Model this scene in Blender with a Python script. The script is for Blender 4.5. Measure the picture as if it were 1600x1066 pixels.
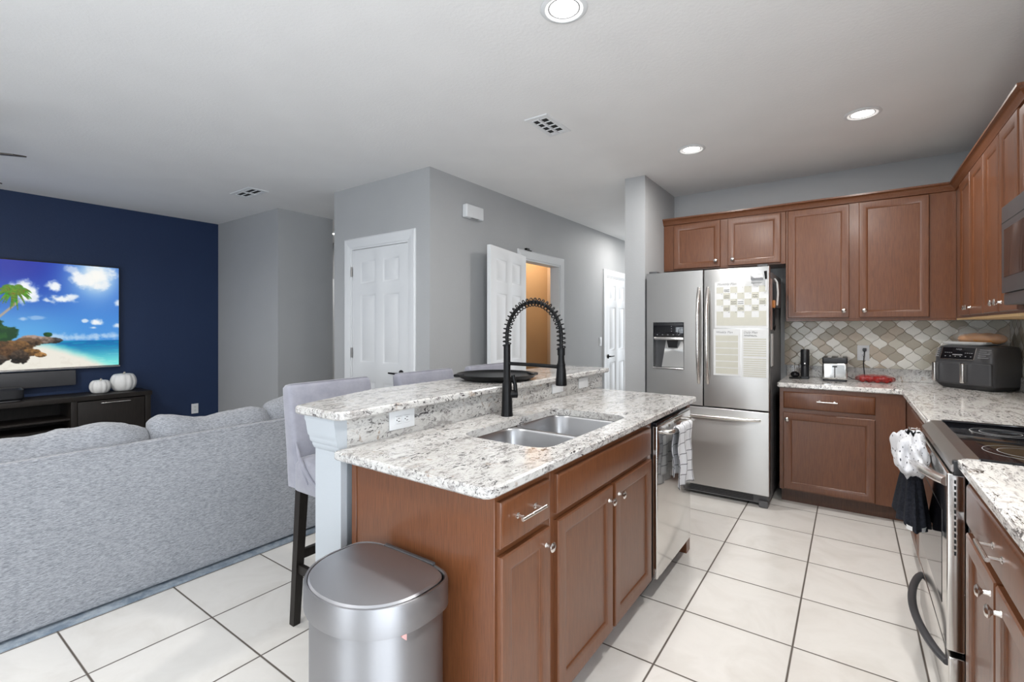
import bpy, bmesh, math, random
import numpy as np
from mathutils import Vector, Matrix, noise
random.seed(7)
R = math.radians
PI = math.pi
for o in list(bpy.data.objects):
    bpy.data.objects.remove(o)
S = bpy.context.scene
COL = S.collection

# ------------------------------------------------------------------ camera, world, exposure
FPX = 743.0
cam_d = bpy.data.cameras.new('camera')
cam = bpy.data.objects.new('camera', cam_d)
COL.objects.link(cam)
cam_d.sensor_width = 36.0
cam_d.lens = 36.0 * FPX / 1600.0
cam_d.shift_y = -21.5 / 1600.0
cam_d.clip_start = 0.02
cam.location = (0, 0, 1.35)
cam.rotation_euler = (R(90), 0, 0.6185)
S.camera = cam

S.view_settings.view_transform = 'Standard'
S.view_settings.look = 'None'
S.view_settings.exposure = 0.0
S.view_settings.gamma = 1.0
S.view_settings.use_curve_mapping = False

W = bpy.data.worlds.new('world')
S.world = W
W.use_nodes = True
bg = W.node_tree.nodes['Background']
bg.inputs[0].default_value = (0.86, 0.93, 1.0, 1)
bg.inputs[1].default_value = 7.6

CEIL = 2.65
CAN_POWER = 20.0


def light(name, kind, loc, power, color=(1, 1, 1), size=0.1, sizey=None, rot=(0, 0, 0), parent=None, spread=None):
    d = bpy.data.lights.new(name, kind)
    d.energy = power
    d.color = color
    if kind == 'AREA':
        d.size = size
        if sizey:
            d.shape = 'RECTANGLE'
            d.size_y = sizey
        else:
            d.shape = 'DISK'
        if spread:
            d.spread = spread
    else:
        d.shadow_soft_size = size
    o = bpy.data.objects.new(name, d)
    COL.objects.link(o)
    o.location = loc
    o.rotation_euler = rot
    if parent:
        o.parent = parent
    return o


# daylight through the openings behind the camera (sky portals)
def portal(name, loc, sx, sy, rot):
    o = light(name, 'AREA', loc, 1.0, size=sx, sizey=sy, rot=rot)
    o.data.cycles.is_portal = True


portal('sky_portal_rear', (-1.55, -3.36, 1.05), 1.5, 2.1, (R(90), 0, 0))
portal('sky_portal_hall', (-2.03, 9.06, 1.275), 0.66, 2.35, (R(-90), 0, 0))
portal('sky_portal_right', (0.99, -1.1, 1.15), 2.1, 3.0, (0, R(90), 0))

# ------------------------------------------------------------------ materials


class NT:
    def __init__(s, name):
        s.m = bpy.data.materials.new(name)
        s.m.use_nodes = True
        s.t = s.m.node_tree
        s.b = s.t.nodes['Principled BSDF']
        s.out = s.t.nodes['Material Output']

    def n(s, t, **k):
        x = s.t.nodes.new('ShaderNode' + t)
        for a, v in k.items():
            setattr(x, a, v)
        return x

    def l(s, a, b):
        s.t.links.new(a, b)

    def coord(s, scale=(1, 1, 1), rot=(0, 0, 0)):
        tc = s.n('TexCoord')
        mp = s.n('Mapping')
        mp.inputs['Scale'].default_value = scale
        mp.inputs['Rotation'].default_value = rot
        s.l(tc.outputs['Object'], mp.inputs['Vector'])
        return mp.outputs[0]

    def noise(s, vec, scale, detail=3, rough=0.5, dist=0.0):
        x = s.n('TexNoise')
        x.inputs['Scale'].default_value = scale
        x.inputs['Detail'].default_value = detail
        x.inputs['Roughness'].default_value = rough
        x.inputs['Distortion'].default_value = dist
        if vec is not None:
            s.l(vec, x.inputs['Vector'])
        return x.outputs['Fac']

    def ramp(s, fac, stops, interp='LINEAR'):
        x = s.n('ValToRGB')
        x.color_ramp.interpolation = interp
        e = x.color_ramp.elements
        while len(e) < len(stops):
            e.new(0.5)
        for i, (p, c) in enumerate(stops):
            e[i].position = p
            e[i].color = c if len(c) == 4 else (*c, 1)
        s.l(fac, x.inputs[0])
        return x.outputs[0]

    def mix(s, fac, a, b, blend='MIX'):
        x = s.n('Mix', data_type='RGBA', blend_type=blend)
        for sock, v in ((0, fac), (6, a), (7, b)):
            if hasattr(v, 'is_output'):
                s.l(v, x.inputs[sock])
            elif sock == 0:
                x.inputs[0].default_value = v
            else:
                x.inputs[sock].default_value = (*v, 1) if len(v) == 3 else v
        return x.outputs[2]

    def math(s, op, a, b=0.0):
        x = s.n('Math', operation=op)
        for i, v in enumerate((a, b)):
            if hasattr(v, 'is_output'):
                s.l(v, x.inputs[i])
            else:
                x.inputs[i].default_value = v
        return x.outputs[0]

    def bump(s, h, strength=0.2, dist=0.01):
        x = s.n('Bump')
        x.inputs['Strength'].default_value = strength
        x.inputs['Distance'].default_value = dist
        s.l(h, x.inputs['Height'])
        s.l(x.outputs[0], s.b.inputs['Normal'])

    def set(s, col=None, rough=None, metal=None, spec=None, coat=None, sheen=None):
        if col is not None:
            if hasattr(col, 'is_output'):
                s.l(col, s.b.inputs['Base Color'])
            else:
                s.b.inputs['Base Color'].default_value = (*col, 1)
        if rough is not None:
            if hasattr(rough, 'is_output'):
                s.l(rough, s.b.inputs['Roughness'])
            else:
                s.b.inputs['Roughness'].default_value = rough
        if metal is not None:
            s.b.inputs['Metallic'].default_value = metal
        if spec is not None:
            s.b.inputs['Specular IOR Level'].default_value = spec
        if coat is not None:
            s.b.inputs['Coat Weight'].default_value = coat
            s.b.inputs['Coat Roughness'].default_value = 0.2
            s.b.inputs['Coat IOR'].default_value = 1.55
        if sheen is not None:
            s.b.inputs['Sheen Weight'].default_value = sheen
        return s


def paint(name, col, rough=0.6, bump=0.0, scale=90, spec=0.4):
    m = NT(name)
    v = m.coord()
    f = m.noise(v, 3.0, 2)
    c = m.mix(f, tuple(x * 0.96 for x in col), tuple(min(1, x * 1.04) for x in col))
    m.set(c, rough, spec=spec)
    if bump:
        m.bump(m.noise(v, scale, 4, 0.6), bump, 0.004)
    return m.m


def plain(name, col, rough=0.5, metal=0.0, spec=0.5, coat=None):
    m = NT(name)
    f = m.noise(m.coord(), 25.0, 2)
    c = m.mix(f, tuple(x * 0.93 for x in col), tuple(min(1, x * 1.05) for x in col))
    m.set(c, rough, metal, spec, coat)
    return m.m


def glow(name, col, strength):
    m = NT(name)
    m.set((0.9, 0.9, 0.9), 0.5)
    m.b.inputs['Emission Color'].default_value = (*col, 1)
    m.b.inputs['Emission Strength'].default_value = strength
    return m.m


def granite(name, vein_rot=0.4, lift=1.0, stretch=0.5):
    m = NT(name)
    v = m.coord((1, stretch, 1), (0, 0, vein_rot))
    v0 = m.coord()
    k = lambda *c: tuple(min(0.93, x * lift) for x in c)
    cloud = m.noise(v, 10, 4, 0.6, 0.6)
    base = m.ramp(cloud, [(0.28, k(0.47, 0.44, 0.41)), (0.40, k(0.66, 0.64, 0.61)), (0.56, k(0.72, 0.705, 0.68)), (0.68, k(0.56, 0.535, 0.51)), (0.8, k(0.69, 0.675, 0.645))])
    # grey mineral patches
    c = m.mix(m.ramp(m.noise(v, 24, 5, 0.7, 0.8), [(0.54, (0, 0, 0)), (0.62, (0.7, 0.7, 0.7))]), base, k(0.33, 0.305, 0.29))
    # warm brown patches
    c = m.mix(m.ramp(m.noise(v0, 15, 5, 0.72, 0.8), [(0.61, (0, 0, 0)), (0.67, (0.65, 0.65, 0.65))]), c, (0.26, 0.16, 0.09))
    # black flecks gathered in drifts
    area = m.ramp(m.noise(v, 8, 3, 0.6, 1.2), [(0.36, (0.10, 0.10, 0.10)), (0.58, (1, 1, 1))])
    k1 = m.ramp(m.noise(v, 50, 5, 0.75, 1.6), [(0.55, (0, 0, 0)), (0.585, (1, 1, 1))])
    c = m.mix(m.mix(1.0, k1, area, 'MULTIPLY'), c, (0.035, 0.03, 0.032))
    # thin dark veins
    k3 = m.ramp(m.noise(v, 9, 7, 0.7, 2.4), [(0.487, (0, 0, 0)), (0.5, (0.9, 0.9, 0.9)), (0.513, (0, 0, 0))])
    c = m.mix(m.mix(1.0, k3, area, 'MULTIPLY'), c, (0.07, 0.055, 0.055))
    m.set(c, 0.13, spec=0.5)
    return m.m


def wood(name, dark, lite, rough=0.33, coat=0.25):
    m = NT(name)
    v = m.coord((9, 9, 0.8))
    f = m.noise(v, 7, 5, 0.65, 0.4)
    g = m.noise(m.coord((60, 60, 2.5)), 5, 3, 0.6)
    c = m.mix(f, dark, lite)
    c = m.mix(m.ramp(g, [(0.42, (0, 0, 0)), (0.66, (0.5, 0.5, 0.5))]), c, tuple(x * 0.5 for x in dark))
    m.set(c, rough, spec=0.3, coat=coat)
    m.bump(g, 0.06, 0.002)
    return m.m


def steel(name, col=(0.62, 0.61, 0.60), rough=0.26, axis='z', aniso=0.0):
    m = NT(name)
    sc = {'z': (160, 160, 1.2), 'y': (160, 1.2, 160), 'x': (1.2, 160, 160)}[axis]
    f = m.noise(m.coord(sc), 6, 3, 0.6)
    r = m.math('ADD', m.math('MULTIPLY', f, 0.05), rough - 0.025)
    c = m.mix(f, tuple(x * 0.985 for x in col), tuple(min(1, x * 1.015) for x in col))
    m.set(c, r, 1.0)
    if aniso:
        tg = m.n('Tangent', direction_type='RADIAL', axis='Z')
        m.l(tg.outputs[0], m.b.inputs['Tangent'])
        m.b.inputs['Anisotropic'].default_value = aniso
        m.b.inputs['Anisotropic Rotation'].default_value = 0.25
    return m.m


def fabric(name, a, b, streak=(14, 90, 230), rough=0.95, bump=0.5, sheen=0.2, scale=3):
    m = NT(name)
    f = m.noise(m.coord(streak), scale, 4, 0.7)
    g = m.noise(m.coord(), 7, 3)
    c = m.mix(m.ramp(f, [(0.36, (0, 0, 0)), (0.62, (1, 1, 1))]), a, b)
    c = m.mix(m.math('MULTIPLY', g, 0.25), c, tuple(x * 0.75 for x in a))
    m.set(c, rough, spec=0.2, sheen=sheen)
    m.bump(f, bump, 0.004)
    return m.m


def floor_tiles():
    m = NT('floor_tile')
    T = 0.4437
    tc = m.n('TexCoord')
    sep = m.n('SeparateXYZ')
    m.l(tc.outputs['Object'], sep.inputs[0])
    fx = m.math('DIVIDE', m.math('ADD', sep.outputs[0], 0.799 + T * 40), T)
    fy = m.math('DIVIDE', m.math('ADD', sep.outputs[1], -2.555 + T * 40), T)

    def edge(f):
        fr = m.math('FRACT', f)
        return m.math('MINIMUM', fr, m.math('SUBTRACT', 1.0, fr))
    e = m.math('MINIMUM', edge(fx), edge(fy))
    g = m.ramp(e, [(0.0070, (0, 0, 0)), (0.0100, (1, 1, 1))])
    cid = m.n('CombineXYZ')
    m.l(m.math('FLOOR', fx), cid.inputs[0])
    m.l(m.math('FLOOR', fy), cid.inputs[1])
    wn = m.n('TexWhiteNoise', noise_dimensions='3D')
    m.l(cid.outputs[0], wn.inputs['Vector'])
    off = m.n('VectorMath', operation='MULTIPLY_ADD')
    m.l(wn.outputs['Color'], off.inputs[0])
    off.inputs[1].default_value = (9, 9, 9)
    m.l(tc.outputs['Object'], off.inputs[2])
    cl = m.noise(off.outputs[0], 3.5, 5, 0.6, 0.8)
    c = m.ramp(cl, [(0.3, (0.70, 0.665, 0.62)), (0.55, (0.78, 0.75, 0.71)), (0.75, (0.74, 0.71, 0.67))])
    c = m.mix(m.math('MULTIPLY', wn.outputs['Value'], 0.10), c, (0.60, 0.56, 0.52))
    c = m.mix(g, (0.105, 0.085, 0.07), c)
    r = m.math('ADD', m.math('MULTIPLY', m.math('SUBTRACT', 1.0, g), 0.5), 0.22)
    m.set(c, r, spec=0.45)
    m.bump(g, 0.35, 0.003)
    return m.m


def lantern_tiles(name, ax):
    # arabesque tiles: a diamond lattice whose grout lines swing in an S between the nodes
    m = NT(name)
    tc = m.n('TexCoord')
    sep = m.n('SeparateXYZ')
    m.l(tc.outputs['Object'], sep.inputs[0])
    u = m.math('DIVIDE', m.math('ADD', sep.outputs[ax], 40 * 0.103 + 0.035), 0.103)
    w = m.math('DIVIDE', m.math('ADD', sep.outputs[2], 0.062), 0.103)
    a = m.math('ADD', u, w)
    b = m.math('SUBTRACT', u, w)
    A = m.math('ADD', a, m.math('MULTIPLY', m.math('SINE', m.math('MULTIPLY', b, 2 * PI)), 0.045))
    B = m.math('ADD', b, m.math('MULTIPLY', m.math('SINE', m.math('MULTIPLY', a, 2 * PI)), 0.045))

    def edge(f):
        fr = m.math('FRACT', f)
        return m.math('MINIMUM', fr, m.math('SUBTRACT', 1.0, fr))
    e = m.math('MINIMUM', edge(A), edge(B))
    g = m.ramp(e, [(0.010, (0, 0, 0)), (0.024, (1, 1, 1))])
    cid = m.n('CombineXYZ')
    m.l(m.math('FLOOR', A), cid.inputs[0])
    m.l(m.math('FLOOR', B), cid.inputs[1])
    wn = m.n('TexWhiteNoise', noise_dimensions='3D')
    m.l(cid.outputs[0], wn.inputs['Vector'])
    c = m.ramp(wn.outputs['Value'], [(0.0, (0.88, 0.86, 0.79)), (0.30, (0.62, 0.585, 0.49)), (0.50, (0.42, 0.365, 0.28)), (0.64, (0.86, 0.83, 0.76)), (0.82, (0.54, 0.45, 0.345))], 'CONSTANT')
    c = m.mix(m.math('MULTIPLY', m.noise(m.coord(), 40, 4, 0.6), 0.2), c, (0.62, 0.57, 0.48))
    c = m.mix(g, (0.30, 0.26, 0.20), c)
    m.set(c, 0.2, spec=0.5)
    m.bump(m.ramp(e, [(0.0, (0, 0, 0)), (0.07, (1, 1, 1))]), 0.5, 0.004)
    return m.m


M = {}
M['ceiling'] = paint('ceiling_paint', (0.775, 0.77, 0.765), 0.8, 0.35, 60)
M['wall'] = paint('grey_wall_paint', (0.405, 0.41, 0.415), 0.6, 0.25, 70)
M['navy'] = paint('navy_wall_paint', (0.0095, 0.025, 0.074), 0.55, 0.3, 70)
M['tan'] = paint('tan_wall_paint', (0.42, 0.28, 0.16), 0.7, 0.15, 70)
M['tan_lit'] = paint('lit_tan_wall_paint', (0.62, 0.48, 0.36), 0.7, 0.15, 70)  # tan paint made paler: the lamp light on this wall is in the colour
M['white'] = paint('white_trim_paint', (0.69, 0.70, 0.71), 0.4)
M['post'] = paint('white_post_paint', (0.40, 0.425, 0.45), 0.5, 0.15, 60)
M['floor'] = floor_tiles()
M['splash_x'] = lantern_tiles('lantern_tile_back', 0)
M['splash_y'] = lantern_tiles('lantern_tile_side', 1)
M['granite'] = granite('granite', 0.4, 0.76)
M['granite_side'] = granite('granite_streaked', 1.75, 1.2, 0.3)  # granite colour raised on these counters to make up for dimmer lamps there
M['wood'] = wood('cabinet_wood', (0.120, 0.039, 0.0138), (0.174, 0.064, 0.0248), 0.42, 0.45)
M['wood_in'] = wood('light_plywood', (0.55, 0.36, 0.17), (0.66, 0.46, 0.25), 0.6, 0.0)
M['toe'] = wood('toe_kick_wood', (0.075, 0.032, 0.018), (0.11, 0.05, 0.028))
M['steel'] = steel('brushed_steel', (0.55, 0.545, 0.535), 0.36, 'z', 0.85)
M['sink_steel'] = steel('sink_steel', (0.40, 0.40, 0.41), 0.32, 'x')
M['can_steel'] = steel('can_brushed_steel', (0.36, 0.36, 0.375), 0.52, 'z', 0.75)
M['steel_y'] = steel('brushed_steel_along', axis='y')
M['steel_x'] = steel('brushed_steel_across', axis='x')
M['steel_dark'] = steel('dark_brushed_steel', (0.42, 0.42, 0.44), 0.42, 'x')
M['steel_mirror'] = steel('bright_steel', (0.66, 0.65, 0.63), 0.14, 'y')
M['nickel'] = plain('satin_nickel', (0.75, 0.72, 0.69), 0.22, 1.0)
M['chrome'] = plain('polished_chrome', (0.8, 0.8, 0.8), 0.1, 1.0)
M['black'] = plain('matte_black_metal', (0.0045, 0.0045, 0.005), 0.38, 0.0, 0.22)
M['plastic_black'] = plain('black_plastic', (0.014, 0.014, 0.016), 0.4)
M['gloss_black'] = plain('gloss_black_glass', (0.008, 0.008, 0.010), 0.06, 0, 0.6)
M['graphite'] = plain('graphite_plastic', (0.055, 0.055, 0.059), 0.38)
M['fridge_side'] = plain('fridge_side_grey', (0.125, 0.125, 0.13), 0.5)
M['espresso'] = wood('espresso_wood', (0.010, 0.008, 0.007), (0.022, 0.017, 0.014), 0.45, 0.0)
M['sofa'] = fabric('grey_woven_sofa', (0.150, 0.158, 0.176), (0.38, 0.39, 0.415), (46, 20, 150), 0.95, 0.35)
M['velvet'] = fabric('pale_grey_velvet', (0.235, 0.235, 0.275), (0.28, 0.28, 0.32), (4, 4, 5), 0.85, 0.1, 0.3)
M['rug'] = fabric('blue_grey_rug', (0.16, 0.20, 0.25), (0.34, 0.38, 0.42), (5, 5, 5), 0.95, 0.4, 0.1)
M['paper'] = plain('white_laminate', (0.70, 0.70, 0.69), 0.4)
M['cream'] = plain('beige_print', (0.56, 0.545, 0.465), 0.4)
M['ink'] = plain('dark_ink', (0.05, 0.05, 0.05), 0.5)
M['ink_grey'] = plain('grey_ink', (0.22, 0.22, 0.23), 0.5)
M['lens'] = glow('lamp_lens', (1.0, 0.97, 0.92), 9.0)
M['baffle'] = glow('lamp_baffle', (1.0, 0.97, 0.93), 0.5)
M['pumpkin'] = plain('white_pumpkin', (0.74, 0.73, 0.71), 0.55)
M['stem'] = plain('dry_stem', (0.45, 0.42, 0.36), 0.7)
M['pink'] = plain('pink_sticker', (0.75, 0.40, 0.38), 0.5)
M['bread'] = plain('baked_crust', (0.46, 0.19, 0.035), 0.5)
M['tomato'] = plain('tomato_skin', (0.34, 0.022, 0.018), 0.25)
M['hinge'] = plain('hinge_metal', (0.30, 0.29, 0.28), 0.35, 1.0)
M['void'] = plain('dark_void', (0.01, 0.01, 0.01), 0.8)
M['burner'] = plain('burner_print', (0.42, 0.42, 0.42), 0.3)
M['fanblade'] = wood('fan_blade_wood', (0.05, 0.04, 0.035), (0.09, 0.075, 0.06), 0.5, 0)

m_ = NT('clear_film')
m_.set((0.95, 0.97, 0.97), 0.12, spec=0.6)
m_.b.inputs['Alpha'].default_value = 0.15
M['film'] = m_.m
m_ = NT('red_net')
m_.set((0.38, 0.03, 0.028), 0.25, spec=0.6)
m_.b.inputs['Alpha'].default_value = 0.45
M['rednet'] = m_.m
m_ = NT('clear_glass')
m_.set((0.95, 0.98, 1.0), 0.03)
m_.b.inputs['Transmission Weight'].default_value = 1.0
M['glass'] = m_.m


def checked(name, base, line, period, width, axes=(1, 2)):
    m = NT(name)
    at = m.n('UVMap')
    sep = m.n('SeparateXYZ')
    m.l(at.outputs[0], sep.inputs[0])
    e = None
    for i in (0, 1):
        fr = m.math('FRACT', m.math('DIVIDE', sep.outputs[i], period))
        k = m.math('LESS_THAN', fr, width)
        e = k if e is None else m.math('MAXIMUM', e, k)
    c = m.mix(e, base, line)
    m.set(c, 0.95, spec=0.1, sheen=0.2)
    m.bump(m.noise(m.coord(), 300, 2), 0.4, 0.002)
    return m.m


M['check'] = checked('windowpane_check_cloth', (0.66, 0.66, 0.68), (0.09, 0.09, 0.10), 0.055, 0.07)
m_ = NT('white_cloth_black_marks')
at_ = m_.n('UVMap')
vo = m_.n('TexVoronoi', feature='F1')
vo.inputs['Scale'].default_value = 62
m_.l(at_.outputs[0], vo.inputs['Vector'])
k_ = m_.ramp(vo.outputs['Distance'], [(0.17, (1, 1, 1)), (0.24, (0, 0, 0))])
m_.set(m_.mix(k_, (0.60, 0.60, 0.62), (0.02, 0.02, 0.03)), 0.95, spec=0.1, sheen=0.2)
m_.bump(m_.noise(m_.coord(), 260, 2), 0.4, 0.002)
M['marks'] = m_.m
M['blackcloth'] = fabric('black_terry_cloth', (0.008, 0.009, 0.013), (0.022, 0.024, 0.032), (40, 40, 40), 0.98, 0.8, 0.0)

# ------------------------------------------------------------------ mesh builder


class G:
    def __init__(s):
        s.bm = bmesh.new()
        s.mi = 0
        s.uv = None

    def _faces(s, n0):
        s.bm.faces.ensure_lookup_table()
        for f in s.bm.faces[n0:]:
            f.material_index = s.mi

    def box(s, x0, x1, y0, y1, z0, z1, bev=0.0, seg=2):
        n0 = len(s.bm.faces)
        mat = Matrix.Translation(((x0 + x1) / 2, (y0 + y1) / 2, (z0 + z1) / 2)) @ Matrix.Diagonal((abs(x1 - x0), abs(y1 - y0), abs(z1 - z0), 1))
        r = bmesh.ops.create_cube(s.bm, size=1.0, matrix=mat)
        if bev > 0:
            es = list({e for v in r['verts'] for e in v.link_edges})
            bmesh.ops.bevel(s.bm, geom=es, offset=bev, segments=seg, profile=0.6, affect='EDGES')
        s._faces(n0)
        return s

    def cyl(s, p0, p1, r0, r1=None, seg=20, caps=True):
        n0 = len(s.bm.faces)
        p0 = Vector(p0)
        p1 = Vector(p1)
        d = p1 - p0
        mat = Matrix.Translation((p0 + p1) / 2) @ d.to_track_quat('Z', 'Y').to_matrix().to_4x4()
        bmesh.ops.create_cone(s.bm, cap_ends=caps, segments=seg, radius1=r0, radius2=r0 if r1 is None else r1, depth=d.length, matrix=mat)
        s._faces(n0)
        return s

    def sphere(s, c, r, seg=20, rings=12):
        n0 = len(s.bm.faces)
        if not hasattr(r, '__len__'):
            r = (r, r, r)
        mat = Matrix.Translation(c) @ Matrix.Diagonal((*r, 1))
        bmesh.ops.create_uvsphere(s.bm, u_segments=seg, v_segments=rings, radius=1.0, matrix=mat)
        s._faces(n0)
        return s

    def loops(s, rings, cap0=True, cap1=True, closed_ring=True, closed_path=False):
        n0 = len(s.bm.faces)
        vs = [[s.bm.verts.new(p) for p in ring] for ring in rings]
        n = len(vs[0])
        m = len(vs)
        for i in range(m if closed_path else m - 1):
            a, b = vs[i], vs[(i + 1) % m]
            for j in range(n if closed_ring else n - 1):
                k = (j + 1) % n
                try:
                    s.bm.faces.new((a[j], a[k], b[k], b[j]))
                except ValueError:
                    pass
        if cap0 and not closed_path:
            s.bm.faces.new(list(reversed(vs[0])))
        if cap1 and not closed_path:
            s.bm.faces.new(vs[-1])
        s._faces(n0)
        return s

    def tube(s, pts, r, seg=10, closed=False, squash=1.0):
        pts = [Vector(p) for p in pts]
        n = len(pts)
        rad = r if hasattr(r, '__len__') else [r] * n
        rings = []
        up = None
        for i, p in enumerate(pts):
            if closed:
                t = (pts[(i + 1) % n] - pts[i - 1]).normalized()
            else:
                t = (pts[min(i + 1, n - 1)] - pts[max(i - 1, 0)]).normalized()
            if up is None:
                up = Vector((0, 0, 1)) if abs(t.z) < 0.9 else Vector((1, 0, 0))
            x = up.cross(t)
            if x.length < 1e-6:
                x = t.orthogonal()
            x.normalize()
            y = t.cross(x).normalized()
            up = y
            rings.append([p + (x * math.cos(a) + y * math.sin(a) * squash) * rad[i] for a in [2 * PI * k / seg for k in range(seg)]])
        s.loops(rings, not closed, not closed, True, closed)
        return s

    def lathe(s, prof, c=(0, 0, 0), axis=(0, 0, 1), seg=28, cap0=True, cap1=True):
        q = Vector(axis).to_track_quat('Z', 'Y')
        c = Vector(c)
        rings = [[c + q @ Vector((max(r, 1e-4) * math.cos(a), max(r, 1e-4) * math.sin(a), z)) for a in [2 * PI * k / seg for k in range(seg)]] for r, z in prof]
        return s.loops(rings, cap0, cap1)

    def prism(s, poly, z0, z1, bev=0.0, f=None):
        # polygon in (a, b), extruded from z0 to z1; f maps (a, b, z) to a point
        f = f or (lambda a, b, z: (a, b, z))
        if bev > 0:
            c = Vector((sum(p[0] for p in poly) / len(poly), sum(p[1] for p in poly) / len(poly)))
            ins = offset_poly(poly, bev)
            rings = [[f(*p, z0) for p in ins], [f(*p, z0 + bev) for p in poly], [f(*p, z1 - bev) for p in poly], [f(*p, z1) for p in ins]]
        else:
            rings = [[f(*p, z0) for p in poly], [f(*p, z1) for p in poly]]
        return s.loops(rings)

    def grid(s, fn, nu, nv, uvf=None):
        n0 = len(s.bm.faces)
        vs = [[s.bm.verts.new(fn(i / nu, j / nv)) for j in range(nv + 1)] for i in range(nu + 1)]
        if uvf:
            lay = s.bm.loops.layers.uv.verify()
        for i in range(nu):
            for j in range(nv):
                f = s.bm.faces.new((vs[i][j], vs[i + 1][j], vs[i + 1][j + 1], vs[i][j + 1]))
                if uvf:
                    for lp, (a, b) in zip(f.loops, ((i, j), (i + 1, j), (i + 1, j + 1), (i, j + 1))):
                        lp[lay].uv = uvf(a / nu, b / nv)
        s._faces(n0)
        return s

    def quad(s, a, b, c, d):
        n0 = len(s.bm.faces)
        s.bm.faces.new([s.bm.verts.new(p) for p in (a, b, c, d)])
        s._faces(n0)
        return s

    def rects(s, o, u, v, n, w, h, prof, back=True, cap=True):
        # concentric rectangles: prof is a list of (inset, depth along n)
        o, u, v, n = Vector(o), Vector(u), Vector(v), Vector(n)
        rings = []
        for ins, d in prof:
            rings.append([o + u * a + v * b + n * d for a, b in ((ins, ins), (w - ins, ins), (w - ins, h - ins), (ins, h - ins))])
        return s.loops(rings, back, cap)


def offset_poly(poly, d):
    n = len(poly)
    area = sum(poly[i][0] * poly[(i + 1) % n][1] - poly[(i + 1) % n][0] * poly[i][1] for i in range(n))
    sg = 1 if area > 0 else -1
    out = []
    for i in range(n):
        p0, p1, p2 = Vector(poly[i - 1][:2]), Vector(poly[i][:2]), Vector(poly[(i + 1) % n][:2])
        e1 = (p1 - p0).normalized()
        e2 = (p2 - p1).normalized()
        n1 = Vector((-e1.y, e1.x)) * sg
        n2 = Vector((-e2.y, e2.x)) * sg
        b = (n1 + n2)
        if b.length < 1e-6:
            b = n1
        b.normalize()
        k = d / max(0.35, b.dot(n1))
        out.append(tuple(p1 + b * k))
    return out


def round_poly(poly, radii, seg=6):
    n = len(poly)
    out = []
    for i in range(n):
        r = radii[i] if hasattr(radii, '__len__') else radii
        p0, p1, p2 = Vector(poly[i - 1]), Vector(poly[i]), Vector(poly[(i + 1) % n])
        if r <= 0:
            out.append(tuple(p1))
            continue
        a = (p0 - p1).normalized()
        b = (p2 - p1).normalized()
        ang = a.angle(b)
        t = r / math.tan(ang / 2)
        s_, e_ = p1 + a * t, p1 + b * t
        for k in range(seg + 1):
            q = k / seg
            out.append(tuple((1 - q) ** 2 * s_ + 2 * q * (1 - q) * p1 + q * q * e_))
    return out


ORG = {}


def part(g, name, mat, parent=None, label=None, smooth=38, stuff=False):
    me = bpy.data.meshes.new(name)
    bmesh.ops.recalc_face_normals(g.bm, faces=g.bm.faces)
    g.bm.to_mesh(me)
    g.bm.free()
    for mm in (mat if isinstance(mat, (list, tuple)) else [mat]):
        me.materials.append(M[mm] if isinstance(mm, str) else mm)
    me.polygons.foreach_set('use_smooth', [True] * len(me.polygons))
    me.set_sharp_from_angle(angle=R(smooth))
    o = bpy.data.objects.new(name, me)
    COL.objects.link(o)
    if parent is not None:
        off = ORG[parent]
        me.transform(Matrix.Translation(-off))
        o.parent = parent
        ORG[o] = off
    else:
        co = [v.co for v in me.vertices]
        c = Vector(((min(v.x for v in co) + max(v.x for v in co)) / 2, (min(v.y for v in co) + max(v.y for v in co)) / 2, min(v.z for v in co)))
        me.transform(Matrix.Translation(-c))
        o.location = c
        ORG[o] = c
    if label:
        o['label'] = label
    return o


def tag(o, label, cat, group=None, kind=None):
    o['label'] = label
    o['category'] = cat
    if group:
        o['group'] = group
    if kind:
        o['kind'] = kind
    return o


def thing(name, label, cat, loc=(0, 0, 0), rotz=0.0, group=None, kind=None, local=False):
    o = bpy.data.objects.new(name, None)
    o.empty_display_size = 0.1
    COL.objects.link(o)
    o.location = loc
    o.rotation_euler = (0, 0, rotz)
    ORG[o] = Vector((0, 0, 0)) if local else Vector(loc)
    return tag(o, label, cat, group, kind)


def copy_tree(o, parent=None):
    c = o.copy()
    COL.objects.link(c)
    c.parent = parent
    for ch in [x for x in bpy.data.objects if x.parent == o]:
        copy_tree(ch, c)
    return c


def struct(g, name, mat, label, cat, smooth=38):
    return tag(part(g, name, mat, None, None, smooth), label, cat, None, 'structure')


def text_geo(g, string, size, fn, spacing=1.0, shear=0.0):
    # flat lettering; fn maps (x, y) in the text plane to a world point
    cu = bpy.data.curves.new('lettering', 'FONT')
    cu.body = string
    cu.size = size
    cu.space_character = spacing
    cu.shear = shear
    cu.resolution_u = 2
    ob = bpy.data.objects.new('lettering', cu)
    COL.objects.link(ob)
    dg = bpy.context.evaluated_depsgraph_get()
    dg.update()
    ev = ob.evaluated_get(dg)
    me = ev.to_mesh()
    vs = [g.bm.verts.new(fn(v.co.x, v.co.y)) for v in me.vertices]
    n0 = len(g.bm.faces)
    for p in me.polygons:
        try:
            g.bm.faces.new([vs[i] for i in p.vertices])
        except ValueError:
            pass
    g._faces(n0)
    ev.to_mesh_clear()
    bpy.data.objects.remove(ob)
    bpy.data.curves.remove(cu)
    return g


# ------------------------------------------------------------------ room shell
XR = 0.93      # right wall face
YB = 4.80      # back wall face
XT = -6.51     # tv wall face
YR = -3.30     # rear wall face

struct(G().box(-7.0, 1.1, -3.45, 9.2, -0.08, 0.0), 'floor', 'floor', 'cream square floor tiles with dark grout lines', 'floor')
struct(G().box(-7.0, 1.1, -3.45, 9.2, CEIL, CEIL + 0.08), 'ceiling', 'ceiling', 'pale grey textured ceiling over the whole room', 'ceiling')

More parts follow.
